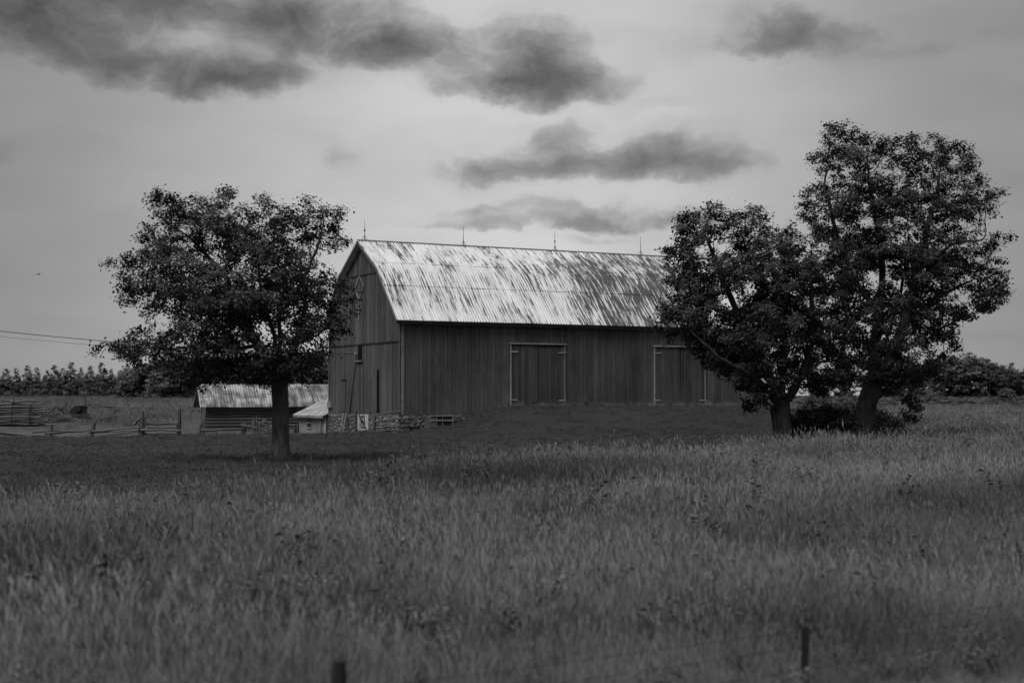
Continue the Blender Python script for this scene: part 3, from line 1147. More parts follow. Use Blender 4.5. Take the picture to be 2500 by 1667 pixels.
MB().prism([(.14, SB), (SW - .14, SB), (SW - .14, SE), (SW / 2, SR - .12), (.14, SE)], .1, SL).build('log_core', M_black, shed)
nl = 11
for i in range(nl):
    zc = SB + .13 + i * (SE - SB - .05) / nl
    lg = MB().tube([(-.12, .1, zc), (SL * .3, .1 + rng.uniform(-.03, .03), zc), (SL * .7, .1 + rng.uniform(-.03, .03), zc), (SL, .1, zc)], .125, 8)
    lg.build('log', M_log, shed)
for i in range(18):
    n0 = .05 + i * SW / 18
    zt = SE + (SR - SE - .1) * (1 - abs(n0 + .14 - SW / 2) / (SW / 2))
    MB().box((.06, n0 + .14, (SB + zt) / 2), (.05, .27, zt - SB)).build('gable_board', M_log, shed)
srf = MB().prism([(-.38, SE - .18), (SW / 2, SR), (SW + .38, SE - .18), (SW + .38, SE - .26), (SW / 2, SR - .08), (-.38, SE - .26)][::-1], -.55, SL + .3).build('roof', M_roof3, shed)
sw_ = .78
xs_ = np.linspace(0, sw_, 33)
cm = MB()
nrm = Vector((-(SR - SE + .18), SW / 2 + .38)).normalized()
for t_ in (-.02, .5, 1.0):
    for x in xs_:
        h = .03 + .02 * math.cos(2 * math.pi * x / sw_ * 8)
        cm.v.append((x, -.38 + (SW / 2 + .38) * t_ + nrm.x * h, SE - .18 + (SR - SE + .18) * t_ + nrm.y * h))
for i in range(2):
    for k in range(32):
        cm.f.append((i * 33 + k, i * 33 + k + 1, (i + 1) * 33 + k + 1, (i + 1) * 33 + k))
cme = cm.mesh('roof_sheet', True)
cme.materials.append(M_roof3)
for i in range(17):
    o = obj('roof_sheet', cme, None, srf, (-.58 + i * .775, rng.uniform(-.03, .03), rng.uniform(-.02, .03)))
    o.rotation_euler = (rng.normal(0, .012), rng.normal(0, .012), 0)
for s0, s1 in ((.3, -.6), (1.4, .2)):
    pass
MB().bar((-.5, .3, H(so.x, so.y)), (.1, -.05, SE - .3), .10, .08).build('prop', M_post, shed)

# ------------------------------------------------------------------ stack of split rails at the left edge
DS = 112.0
x_r = at(105, 1000, DS).x
zg = H(x_r - 2, DS)
z = zg + .12
layer = 0
COURSE = ['lowest', 'second', 'third', 'fourth', 'fifth', 'sixth', 'seventh', 'eighth', 'ninth', 'tenth', 'eleventh', 'twelfth']
while z < at(60, 983, DS).z:
    for j in range(4):
        y = DS + (j - 1.5) * .5 + random.uniform(-.06, .06)
        xe = x_r + random.uniform(-.5, .3) + (.3 if layer > 5 else 0)
        ln = random.uniform(4.0, 4.6)
        o = rail((xe - ln, y, z + random.uniform(-.02, .02)), (xe, y + random.uniform(-.05, .05), z + random.uniform(-.035, .035)), None, 'split_rail', random.uniform(1.05, 1.45))
        if j == 0:
            tag(o, 'front split rail of the ' + COURSE[layer] + ' course from the ground in the rail stack', 'rail', 'split rails in the tall stack')
        else:
            tag(o, ('second', 'third', 'rearmost')[j - 1] + ' split rail counting back from the front in the ' + COURSE[layer] + ' course of the rail stack', 'rail', 'split rails in the tall stack')
    z += .12
    for xx, side in ((x_r - .75, 'right'), (x_r - 3.3, 'left')):      # cross sticks between the courses
        o = rail((xx, DS - 1.1, z), (xx + .1, DS + 1.1, z), None, 'cross_stick', .4)
        tag(o, 'short cross stick on the ' + COURSE[layer] + ' course of the rail stack, ' + side + ' side', 'stick', 'cross sticks in the rail stack')
    z += .075
    layer += 1
stack_top = z
for k in range(3):
    o = rail((x_r - 2.2 - k * .5, DS - .9 + k * .5, stack_top + .02 + .05 * k), (x_r - .2 - k * .2, DS - .5 + k * .4, stack_top + .1), None, 'split_rail', 1.1)
    tag(o, ('nearest', 'middle', 'farthest')[k] + ' of three pale rails lying askew on top of the rail stack', 'rail', 'askew rails on top of the stack')
x_s = at(47, 1000, DS).x
st_ = thing('stake', 'dark upright stake standing in front of the rail stack', 'stake', (x_s - .1, DS - 1.15, H(x_s, DS)))
MB().tube([(-.12, 0, -.2), (.0, 0, 1.2), (.1, 0, stack_top - H(x_s, DS) + .25)], .035, 6).build('shaft', M_iron, st_)

# ------------------------------------------------------------------ rusted hay machine in the field
DM = 115.0
mo = base_at(205, DM)
mach = thing('hay_rake', 'rusted old horse-drawn farm machine with tines standing in long grass', 'farm machine', mo)


def mp(px, py, dy=0.0):
    return rel(mach, at(px, py, DM + dy))


hub, hr = mp(163, 1000), .17 * 1.0
wheel = MB().tube([(hub.x + .36 * math.cos(a), hub.y, hub.z + .36 * math.sin(a)) for a in np.linspace(0, 2 * math.pi, 17)], .03, 6, False).build('wheel', M_iron, mach)
for a in np.linspace(0, 2 * math.pi, 8, endpoint=False):
    MB().tube([(hub.x, hub.y, hub.z), (hub.x + .35 * math.cos(a), hub.y, hub.z + .35 * math.sin(a))], .014, 5).build('spoke', M_iron, wheel)
hopper = MB()
c0, c1, c2, c3_ = mp(176, 1006), mp(190, 990), mp(200, 990), mp(201, 1002)
prof4 = [mp(172, 1008), mp(188, 991), mp(200, 990), mp(201, 1003), mp(184, 1010)]
hopper.v = [(p.x, p.y - .55, p.z) for p in prof4] + [(p.x + .25, p.y + .55, p.z) for p in prof4]
k = len(prof4)
hopper.f = [tuple(range(k)), tuple(range(2 * k - 1, k - 1, -1))] + [(i, k + i, k + (i + 1) % k, (i + 1) % k) for i in range(k)]
hopper.build('hopper', M_iron, mach)
for i in range(22):                     # curved tines
    t = i / 21
    a = mp(174 + 44 * t, 1007 + 4 * t, -.3)
    e = mp(182 + 44 * t, 1019 + 4 * t + random.uniform(-2, 2), -.9)
    mid_ = a.lerp(e, .5) + Vector((-.12, -.2, .05))
    MB().tube([a, mid_, e], .028, 5).build('tine', M_iron, mach)
for (a, b, r) in [((172, 1006), (222, 1012), .06), ((205, 1005), (222, 985), .035), ((211, 998), (208, 970), .025), ((211, 998), (212, 969), .022), ((208, 970), (212, 969), .02), ((204, 1002), (214, 1006), .09),
                  ((216, 986), (262, 992), .022), ((224, 994), (284, 994), .028), ((262, 992), (284, 994), .022), ((284, 994), (279, 1013), .022), ((276, 1010), (293, 1000), .035), ((229, 992), (229, 998), .03), ((268, 992), (269, 998), .03),
                  ((248, 1022), (285, 1019), .035), ((279, 1013), (285, 1019), .03), ((208, 1004), (216, 1020), .05), ((196, 1012), (226, 1022), .05), ((130, 1000), (142, 992), .03), ((142, 992), (148, 1003), .03), ((145, 994), (146, 1000), .06),
                  ((148, 1003), (172, 1006), .02)]:
    MB().tube([mp(*a), mp(*b)], r, 6).build('frame_bar', M_iron, mach)

# ------------------------------------------------------------------ overhead wires
for k, (y0, dz, lb) in enumerate([(791, 0, 'thick overhead service wire reaching in from the left edge'), (802, -.35, 'thin lower overhead wire reaching in from the left edge')]):
    p0 = at(-420, 755 + k * 14, 88)
    p1 = barn_to_world(-.2, WIRE_END[0], WIRE_END[1] + dz * .4)
    pts = []
    for i in range(25):
        t = i / 24
        p = p0.lerp(p1, t)
        p.z -= (.95 + .1 * k) * 4 * t * (1 - t) * .55
        pts.append(p)
    wr = thing('overhead_wire', lb, 'wire', p1)
    MB().tube([rel(wr, p) for p in pts], .022 if k == 0 else .010, 5).build('cable', M_iron, wr)

# ------------------------------------------------------------------ roadside wire fence
wf = thing('wire_fence', 'roadside wire fence with short dark posts in the near grass', 'fence', (0, 12.6, H(0, 12.6)))
pa, pb = Vector((-1.32, 11.1, 0)), Vector((2.78, 13.9, 0))
dirf = (pb - pa)
P = []
for t in (-1.6, -.75, 0, 1.0, 1.8, 2.7):
    p = pa + dirf * t
    p.z = H(p.x, p.y)
    P.append((t, p))
for t, p in P:
    if t == 0:
        tp = at(880, 1606, p.y).z
        post(rel(wf, p - Vector((0, 0, .3))), rel(wf, Vector((p.x, p.y, tp))), .065, wf, M_iron)
    else:
        tp = at(1957, 1524, pb.y).z - H(pb.x, pb.y)
        m = MB().bar(rel(wf, p - Vector((0, 0, .3))), rel(wf, p + Vector((.03, 0, tp))), .075, .06)
        m.build('post', M_iron, wf)
for k, hz in enumerate((.24, .44, .60)):
    pts = [rel(wf, p + Vector((0, -.04, hz + .02 * math.sin(i * 2.1 + k)))) for i, (t, p) in enumerate(P)]
    MB().tube(pts, .003, 4).build('wire', M_iron, wf)
q = base_at(2208, 74)
t_ = at(2207, 1049, 74)
sp = thing('steel_stake', 'thin dark steel stake in the grass right of the maples', 'stake', q)
MB().bar((0, 0, -.2), tuple(rel(sp, t_)), .05, .04).build('shaft', M_iron, sp)
# page-wire panel seen between the two right trunks
q = base_at(1955, 84)
pw = thing('wire_fence', 'short length of upright page-wire fence glimpsed between the two right-hand trunks', 'fence', q)
for i in range(6):
    MB().tube([(-.9 + i * .42, 0, -.1), (-.9 + i * .42, 0, 1.5)], .022 if i in (0, 5) else .012, 5).build('upright', M_iron, pw)
for i in range(5):
    MB().tube([(-.9, 0, .1 + i * .34), (1.2, 0, .1 + i * .34)], .012, 5).build('strand', M_iron, pw)

# ------------------------------------------------------------------ a bird far up at the left
bp = at(91, 670, 160)
bird = thing('bird', 'tiny dark bird gliding in the sky at the left', 'bird', bp)
bm_ = MB()
bm_.tube([(-.22, 0, 0), (-.1, 0, .03), (.08, 0, .03), (.2, 0, .05), (.27, 0, .03)], [.01, .05, .06, .04, .01], 7)
for s in (-1, 1):
    b = len(bm_.v)
    bm_.v += [(-.08, 0, .05), (.09, 0, .05), (.06, s * .28, .16), (-.08, s * .25, .15), (-.02, s * .58, .08), (-.08, s * .56, .08)]
    bm_.f += [(b, b + 1, b + 2, b + 3), (b + 3, b + 2, b + 4, b + 5)]
bb = bm_.build('body', M_iron, bird)
bird.rotation_euler = (0, 0, math.radians(70))


# ------------------------------------------------------------------ trees
M_leaf = [leaf_mat('maple_leaves', .030, .056), leaf_mat('maple_leaves_near_barn', .027, .050), leaf_mat('maple_leaves_tall', .027, .050)]
M_bark = bark_mat('maple_bark', .022, .13)
M_bush = leaf_mat('bush_leaves', .022, .05)
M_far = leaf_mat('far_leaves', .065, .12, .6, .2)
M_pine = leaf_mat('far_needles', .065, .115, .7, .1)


def grow(pts, seeds, step, infl, kill, iters=140, up=.12):
    """limbs that reach for every leaf cluster; seeds = list of (position, parent index)"""
    pos = [np.array(p, float) for p, _ in seeds]
    par = [q for _, q in seeds]
    pts = pts.copy()
    P0 = np.array(pos)
    d = np.linalg.norm(pts[:, None] - P0[None], axis=2)
    near, dist = d.argmin(1), d.min(1)
    tips = {}
    for it in range(iters):
        act = dist < infl
        if not act.any():
            break
        acc = {}
        dirs = pts[act] - np.array(pos)[near[act]]
        dirs /= np.linalg.norm(dirs, axis=1)[:, None] + 1e-9
        for nid, dv in zip(near[act], dirs):
            acc[nid] = acc.get(nid, 0) + dv
        new = []
        for nid, dv in acc.items():
            dv = dv / (np.linalg.norm(dv) + 1e-9) + np.array([0, 0, up]) + rng.normal(0, .16, 3)
            p = pos[nid] + step * dv / np.linalg.norm(dv)
            key = tips.setdefault(nid, [])
            if any(np.linalg.norm(p - q) < .3 * step for q in key) or len(key) > 3:
                continue
            key.append(p)
            new.append((p, nid))
        if not new:
            infl *= 1.15
            if infl > 9:
                break
            continue
        i0 = len(pos)
        for p, nid in new:
            pos.append(p)
            par.append(nid)
        NP = np.array([p for p, _ in new])
        d = np.linalg.norm(pts[:, None] - NP[None], axis=2)
        mi = d.argmin(1)
        md = d[np.arange(len(pts)), mi]
        b = md < dist
        near[b] = mi[b] + i0
        dist[b] = md[b]
        keep = dist > kill
        pts, near, dist = pts[keep], near[keep], dist[keep]
        if len(pts) == 0:
            break
    return np.array(pos), np.array(par)


def branch_mesh(pos, par, r_base, taper=2.3, flare=None):
    n = len(pos)
    kids = [[] for _ in range(n)]
    for i in range(n):
        if par[i] >= 0:
            kids[par[i]].append(i)
    cnt = np.ones(n)
    order = list(range(n))
    for i in reversed(order):          # parents always come first
        if par[i] >= 0:
            cnt[par[i]] += cnt[i]
    rad = np.maximum(r_base * (cnt / cnt[0]) ** (1 / taper), .011)
    if flare is not None:
        rad = flare(pos, rad)
    m = MB()
    start = [0]
    done = set()
    while start:
        i = start.pop()
        chain = [i] if par[i] < 0 else [par[i], i]
        rr = [rad[i] if par[i] < 0 else min(rad[par[i]], rad[i] * 1.15), rad[i]][-len(chain):]
        while kids[chain[-1]]:
            ks = sorted(kids[chain[-1]], key=lambda k: -cnt[k])
            for k in ks[1:]:
                start.append(k)
            chain.append(ks[0])
            rr.append(rad[ks[0]])
        if len(chain) > 1:
            big = max(rr)
            sides = 28 if big > .2 else (7 if big > .06 else (5 if big > .025 else 3))
            m.tube([tuple(pos[c]) for c in chain], [float(x) for x in rr], sides, False, True)
    return m, rad, cnt


def leaf_verts(centres, size, spread, per, out_c, upw=.75, flat=.65, r=rng):
    """per leaf: a bent diamond; leaves sit in loose sprays round each twig"""
    n = len(centres) * per
    c = np.repeat(centres, per, axis=0)
    off = r.normal(0, 1, (n, 3)) * np.array([spread, spread, spread * flat])
    c = c + off
    o = c - out_c
    o = o / (np.linalg.norm(o, axis=1)[:, None] + 1e-6)
    # leaves of one spray lie alike: tilted up and outwards
    nrm = np.repeat(r.normal(0, .30, (len(centres), 3)), per, axis=0) + r.normal(0, .34, (n, 3)) + np.array([0, 0, upw]) + .55 * o
    nrm /= np.linalg.norm(nrm, axis=1)[:, None]
    t = np.cross(nrm, r.normal(0, 1, (n, 3)))
    t /= np.linalg.norm(t, axis=1)[:, None] + 1e-9
    b = np.cross(nrm, t)
    s = size * r.uniform(.65, 1.3, (n, 1))
    v = np.stack([c - t * s * .5, c + b * s * .42 + t * s * .05 - nrm * s * .14, c + t * s * .75 - nrm * s * .2, c - b * s * .42 + t * s * .05 - nrm * s * .14], 1)
    return v.reshape(-1, 3)


def make_tree(name, label, px_base, d0, outline, holes, limbs, r_base, mat, per, leaf, seed, extra_leafless=(), depth=.8, group=None, trunk_h=1.2, spacing=.5, gap_t=1.1):
    """outline of the crown and gaps (x, y, radius) in the 2352-wide frame; limbs: polylines (x, y, depth offset)"""
    global rng
    keep, rng = rng, np.random.default_rng(seed)
    k = 1.0629
    foot = base_at(px_base, d0)
    root = thing(name, label, 'tree', foot, 0, group)

    def P(x, y, dy=0.0):
        return np.array(at(x * k, y * k, d0 + dy) - foot)
    m_per = k / F * d0
    poly = np.array([P(x, y)[[0, 2]] for x, y in outline])
    hole = [(P(x, y)[[0, 2]], q * m_per) for x, y, q in holes]
    W = (poly[:, 0].max() - poly[:, 0].min()) / 2
    lo, hi = poly.min(0), poly.max(0)
    n = 60000
    c = np.stack([rng.uniform(lo[0], hi[0], n), rng.uniform(-depth * W, depth * W, n), rng.uniform(lo[1], hi[1], n)], 1)
    q = c[:, [0, 2]]
    inside, edge = np.zeros(n, bool), np.full(n, 1e9)
    for a, b in zip(poly, np.roll(poly, -1, 0)):
        e = b - a
        t = np.clip(((q - a) @ e) / (e @ e), 0, 1)
        edge = np.minimum(edge, np.linalg.norm(q - a - t[:, None] * e, axis=1))
        cross = (a[1] > q[:, 1]) != (b[1] > q[:, 1])
        xi = a[0] + (q[:, 1] - a[1]) / (b[1] - a[1] + 1e-12) * e[0]
        inside ^= cross & (q[:, 0] < xi)
    R = W * .8
    dd = np.minimum(edge, R)
    half = np.minimum(depth * W, np.sqrt(dd * (2 * R - dd)) * depth / .8)
    deep = np.minimum(edge, half - np.abs(c[:, 1]))           # distance in from the crown's surface
    ok = inside & (np.abs(c[:, 1]) < half) & (edge > .12)
    ok &= (deep < 1.5) | (rng.uniform(0, 1, n) < .35)
    ph = rng.uniform(0, 6.28, 9)                              # boughs and gaps between them
    gap = (np.sin(c[:, 0] * 1.7 + ph[0] + 1.3 * np.sin(c[:, 2] * .9 + ph[1])) + np.sin(c[:, 1] * 1.5 + ph[2] + 1.2 * np.sin(c[:, 0] * .8 + ph[3]))
           + 1.25 * np.sin(c[:, 2] * 2.5 + ph[4] + 1.1 * np.sin(c[:, 0] * 1.1 + ph[5]) + .9 * np.sin(c[:, 1] * 1.2 + ph[6])))
    ok &= gap < gap_t
    for hc, hq in hole:
        ok &= ~((np.linalg.norm(q - hc, axis=1) < hq) & (rng.uniform(0, 1, n) < .9))
    c = c[ok]
    cell, keep_ = {}, []
    for p in c:                        # keep sprays a little apart
        key = tuple((p // spacing).astype(int))
        if any(np.linalg.norm(p - o) < spacing for dx in (-1, 0, 1) for dy in (-1, 0, 1) for dz in (-1, 0, 1) for o in cell.get((key[0] + dx, key[1] + dy, key[2] + dz), ())):
            continue
        cell.setdefault(key, []).append(p)
        keep_.append(p)
    keep_ = np.array(keep_)
    pts = np.repeat(keep_, 2, axis=0) + rng.normal(0, 1, (len(keep_) * 2, 3)) * np.array([.2, .2, .12])
    seeds = []
    ends = {}
    for li, line in enumerate(limbs):
        poly = [P(*p) for p in line]
        if li == 0:
            poly[0] = np.array([0, 0, -.35])
            prev = -1
        else:
            S = np.array([s[0] for s in seeds])
            prev = int(np.linalg.norm(S - poly[0], axis=1).argmin())
        for a, b in zip(poly[:-1], poly[1:]):
            ns = max(1, int(np.linalg.norm(b - a) / .3))
            for i in range(ns):
                t = i / ns if li == 0 and len(seeds) == 0 and i == 0 else (i + 1) / ns
                wob = rng.normal(0, .006 if li == 0 else .025, 3) if t < 1 else 0
                seeds.append((a + (b - a) * t + wob, prev))
                prev = len(seeds) - 1
    pos, par = grow(pts, seeds, .24, 2.0, .25)
    extra = []
    for line in extra_leafless:        # dead twigs that stick out of the crown
        poly = [P(*p) for p in line]
        prev = int(np.linalg.norm(pos - poly[0], axis=1).argmin())
        new = []
        for a, b in zip(poly[:-1], poly[1:]):
            for i in range(4):
                t = (i + 1) / 4
                new.append((a + (b - a) * t + rng.normal(0, .03, 3), prev))
                prev = len(pos) + len(new) - 1
        pos = np.concatenate([pos, np.array([n[0] for n in new])])
        par = np.concatenate([par, np.array([n[1] for n in new])])
    bare = len(new) if extra_leafless else 0

    def flare(p, r):
        z = p[:, 2]
        near = np.hypot(p[:, 0], p[:, 1]) < 1.2
        f = 1 + .75 * np.exp(-np.maximum(z, 0) / .3) 
        return np.where(near & (z < trunk_h + 1), r * f, r)
    m, rad, cnt = branch_mesh(pos, par, r_base, 1.6, flare)
    me_ = m.mesh('trunk', True)
    obj('trunk', me_, M_bark, root)
    tw = np.where((cnt <= 3))[0]
    if extra_leafless:
        n_bare = sum(4 * (len(l) - 1) for l in extra_leafless)
        tw = tw[tw < len(pos) - n_bare]
    cc_ = pos[tw]
    lv = leaf_verts(cc_, leaf, .16, per, cc_.mean(0), r=rng)
    cr = obj('crown', fast_mesh('crown', lv, 4, mat), None, root)
    tag(cr, kind='stuff')
    print('TREE', name, 'nodes', len(pos), 'leaves', len(lv) // 4)
    rng = keep
    return root


T1 = [(363.3, 437.0), (397.8, 434.8), (432.4, 450.0), (475.6, 439.2), (510.2, 430.5), (540.4, 437.0), (575.0, 430.5), (596.6, 439.2), (618.2, 434.8), (648.4, 458.6), (674.3, 469.4), (683.8, 478.9), (691.6, 462.9), (726.2, 456.4), (765.0, 465.1), (786.6, 482.4), (803.9, 510.4), (791.0, 525.6), (797.4, 573.1), (778.0, 577.4), (747.8, 570.9), (737.0, 590.4), (769.4, 607.6), (773.7, 646.5), (799.6, 663.8), (795.3, 698.4), (808.2, 737.2), (782.3, 763.2), (760.7, 758.8), (773.7, 789.1), (747.8, 810.7), (752.1, 836.6), (734.8, 871.2), (691.6, 884.1), (665.7, 873.3), (626.8, 884.1), (583.6, 892.8), (540.4, 882.0), (475.6, 890.6), (423.8, 875.5), (380.6, 845.2), (328.7, 836.6), (272.6, 830.1), (255.3, 802.0), (281.2, 771.8), (302.8, 750.2), (337.4, 758.8), (367.6, 750.2), (346.0, 737.2), (302.8, 707.0), (259.6, 681.1), (289.8, 663.8), (242.3, 616.3), (263.9, 581.7), (311.4, 564.4), (315.8, 525.6), (354.6, 512.6), (337.4, 460.8)]
G1 = [(458.3, 659.5, 18.1), (406.5, 642.2, 13.0), (393.5, 780.4, 19.4), (575.0, 737.2, 12.1), (518.8, 497.5, 10.4), (689.4, 508.3, 16.4), (527.4, 534.2, 7.8), (622.5, 754.5, 10.8), (484.2, 663.8, 13.0), (747.8, 508.3, 13.0), (652.7, 516.9, 10.4), (367.6, 707.0, 17.3), (717.5, 547.2, 10.4), (432.4, 707.0, 13.0)]
L1 = [[(645, 1058, 0), (646, 960, .05), (643, 885, .1), (645, 862, .1)],
      [(644, 885, .1), (600, 868, -.4), (545, 880, -.7), (500, 872, -.8)],
      [(643, 878, .1), (598, 800, .2), (560, 745, .3), (500, 700, 0), (420, 690, -.3)],
      [(645, 862, .1), (630, 770, .4), (600, 680, .5), (590, 580, .6)],
      [(645, 862, .1), (680, 790, -.2), (700, 700, -.3), (690, 600, -.2)],
      [(645, 868, .1), (640, 740, -.8), (655, 620, -1.2)],
      [(560, 745, .3), (520, 640, .8), (450, 560, 1.0)],
      [(680, 790, -.2), (730, 770, .3), (755, 740, .5)],
      [(598, 800, .2), (480, 800, -.5), (380, 800, -.6)],
      [(700, 640, -.3), (730, 560, 0), (742, 510, .1)]]
make_tree('maple_tree', 'broad lone maple with a straight trunk left of the barn', 686, 54.0, T1, G1, L1, .31, M_leaf[0], 42, .10, 21, depth=.70, trunk_h=3.0, spacing=.43, gap_t=.78)

T2 = [(1560.6, 487.9), (1597.2, 480.1), (1644.2, 464.4), (1657.2, 482.7), (1685.9, 477.5), (1701.6, 487.9), (1732.9, 469.6), (1751.2, 493.1), (1769.5, 511.4), (1800.8, 508.8), (1816.5, 493.1), (1853.0, 508.8), (1884.3, 514.0), (1920.9, 524.5), (1947.0, 555.8), (1962.7, 602.8), (1962.7, 681.1), (1947.0, 785.5), (1947.0, 863.8), (1920.9, 905.6), (1873.9, 921.2), (1842.6, 905.6), (1790.4, 936.9), (1759.0, 931.7), (1727.7, 947.4), (1706.8, 905.6), (1665.1, 869.0), (1602.4, 853.4), (1581.5, 806.4), (1545.0, 775.1), (1513.6, 749.0), (1500.6, 717.6), (1524.1, 681.1), (1518.9, 639.3), (1555.4, 623.6), (1534.5, 587.1), (1529.3, 561.0), (1555.4, 545.3)]
G2 = [(1769.5, 566.2, 17.8), (1618.1, 581.9, 13.6), (1722.5, 597.5, 12.5), (1769.5, 623.6, 17.8), (1685.9, 587.1, 10.4), (1936.5, 670.6, 13.6), (1571.1, 681.1, 12.5)]
L2 = [[(1801, 1022, 0), (1797, 980, .05), (1792, 945, .1), (1795, 925, .1)],
      [(1795, 925, .1), (1750, 830, .2), (1700, 730, .3), (1660, 640, .4), (1630, 560, .3)],
      [(1795, 925, .1), (1800, 800, -.3), (1790, 680, -.4), (1770, 590, -.2)],
      [(1797, 935, .1), (1850, 850, .2), (1870, 740, .6), (1860, 620, .5)],
      [(1790, 935, .1), (1740, 870, -1.0), (1650, 820, -1.6), (1590, 760, -1.6)],
      [(1700, 730, .3), (1620, 700, .6), (1560, 690, .6)]]
make_tree('maple_tree', 'lower bushy maple overlapping the right end of the barn', 1914, 62.5, T2, G2, L2, .40, M_leaf[1], 46, .11, 31, depth=.7, trunk_h=1.8, spacing=.46, gap_t=1.15)

T3 = [(1879.1, 305.2), (1905.2, 281.7), (1941.8, 286.9), (1962.7, 284.3), (1999.2, 294.7), (2041.0, 310.4), (2103.6, 310.4), (2161.1, 320.8), (2228.9, 341.7), (2249.8, 378.3), (2275.9, 399.1), (2260.2, 425.3), (2307.2, 440.9), (2312.5, 456.6), (2270.7, 472.2), (2291.6, 514.0), (2330.7, 545.3), (2281.1, 571.4), (2260.2, 592.3), (2307.2, 623.6), (2317.7, 681.1), (2281.1, 717.6), (2234.1, 738.5), (2176.7, 743.7), (2197.6, 775.1), (2208.0, 811.6), (2171.5, 842.9), (2197.6, 863.8), (2150.6, 874.3), (2093.2, 884.7), (2114.1, 931.7), (2108.8, 968.2), (2082.7, 968.2), (2067.1, 916.0), (2025.3, 910.8), (1999.2, 889.9), (1962.7, 884.7), (1936.5, 837.7), (1936.5, 733.3), (1920.9, 628.9), (1894.8, 555.8), (1842.6, 487.9), (1837.3, 451.4), (1853.0, 414.8), (1873.9, 399.1), (1863.5, 367.8), (1889.6, 341.7)]
G3 = [(2014.9, 399.1, 12.5), (2030.5, 461.8, 17.8), (2061.9, 550.6, 15.7), (2140.2, 514.0, 23.0), (2150.6, 550.6, 18.8), (2103.6, 534.9, 12.5), (1905.2, 352.2, 11.5), (1978.3, 649.8, 20.9), (2035.7, 681.1, 17.8), (2171.5, 378.3, 11.5), (2239.4, 555.8, 13.6), (2119.3, 790.7, 20.9), (2166.3, 649.8, 14.6), (1936.5, 670.6, 13.6), (2093.2, 816.8, 15.7), (2155.8, 587.1, 12.5)]
L3 = [[(1992, 1020, 0), (1988, 975, 0), (1990, 930, 0), (2000, 900, 0)],
      [(2000, 905, 0), (2010, 820, .3), (2020, 720, .4), (2030, 620, .4), (2020, 520, .3), (2000, 420, .2)],
      [(2000, 900, 0), (2040, 840, -.3), (2080, 740, -.4), (2110, 620, -.3), (2140, 500, 0), (2160, 420, 0)],
      [(2002, 925, 0), (2050, 890, .2), (2110, 850, .4), (2170, 815, .4)],
      [(2050, 890, .2), (2080, 920, 0), (2100, 955, 0)],
      [(2020, 720, .4), (1960, 640, .2), (1920, 520, .1), (1900, 430, 0)],
      [(2080, 740, -.4), (2160, 680, .6), (2240, 640, .6)],
      [(2110, 620, -.3), (2190, 560, 0), (2260, 550, 0)],
      [(2000, 900, 0), (2030, 800, 1.6), (2070, 680, 2.0), (2090, 560, 1.6)]]
dead = [[(2240, 560, 0), (2275, 580, 0), (2300, 560, 0), (2318, 545, 0)], [(2275, 580, 0), (2300, 578, .1)], [(2240, 430, 0), (2258, 412, 0), (2265, 398, 0)], [(2250, 440, 0), (2275, 425, .1)],
        [(2285, 470, 0), (2305, 468, 0), (2318, 462, 0)], [(2285, 560, 0), (2320, 566, 0)], [(2160, 790, 0), (2180, 770, 0), (2186, 760, 0)]]
make_tree('maple_tree', 'tallest maple with spreading crown at the right of the barn', 2115, 66.5, T3, G3, L3, .43, M_leaf[2], 42, .11, 41, dead, depth=.62, trunk_h=1.6, spacing=.48, gap_t=.85)


def leafy_ball(n_c, R, size, per, spread, seed, low=.0):
    r = np.random.default_rng(seed)
    u = r.normal(0, 1, (n_c, 3))
    u /= np.linalg.norm(u, axis=1)[:, None]
    c = u * (r.uniform(.2, 1, (n_c, 1)) ** (1 / 2.2)) * np.array(R)
    c[:, 2] = np.abs(c[:, 2]) * (1 - low) + low * R[2]
    return leaf_verts(c, size, spread, per, np.zeros(3), r=r), c


def shrub(name, label, px, d, R, size, n_c, per, mat, seed, group=None):
    f = base_at(px, d)
    root = thing(name, label, 'shrub', f, 0, group)
    v, c = leafy_ball(n_c, R, size, per, .16, seed)
    m = MB()
    r = np.random.default_rng(seed + 5)
    for i in range(14):
        q = c[r.integers(len(c))]
        m.tube([(q[0] * .1, q[1] * .1, -.1), (q[0] * .6, q[1] * .6, q[2] * .55), tuple(q)], [.025, .016, .006], 5, False)
    m.build('stems', M_bark, root)
    tag(obj('foliage', fast_mesh('foliage', v, 4, mat), None, root), kind='stuff')
    return root


shrub('shrub', 'dark low shrub filling the gap between the two right-hand trunks', 1998, 63.0, (1.7, 1.2, 2.2), .10, 650, 34, M_bush, 51)
shrub('shrub', 'leafy dark shrub growing close behind the base of the tallest maple', 2085, 69.0, (2.2, 1.2, 2.1), .10, 600, 34, M_bush, 52)
shrub('shrub', 'airy shrub at the right foot of the tallest maple', 2165, 65.0, (1.0, .9, 1.6), .09, 260, 22, M_bush, 53)
shrub('shrub', 'thin upright sapling clump between the right-hand trunks', 2050, 64.5, (1.1, .8, 2.6), .09, 190, 16, M_bush, 54)
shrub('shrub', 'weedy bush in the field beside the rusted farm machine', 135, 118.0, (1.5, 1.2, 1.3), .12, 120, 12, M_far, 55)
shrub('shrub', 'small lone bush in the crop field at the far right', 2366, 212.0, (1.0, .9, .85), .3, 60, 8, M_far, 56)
shrub('shrub', 'pale weeds against the log shed wall behind the fence', 640, 104.0, (1.2, .8, 1.1), .12, 80, 10, leaf_mat('pale_weed', .07, .15), 57)


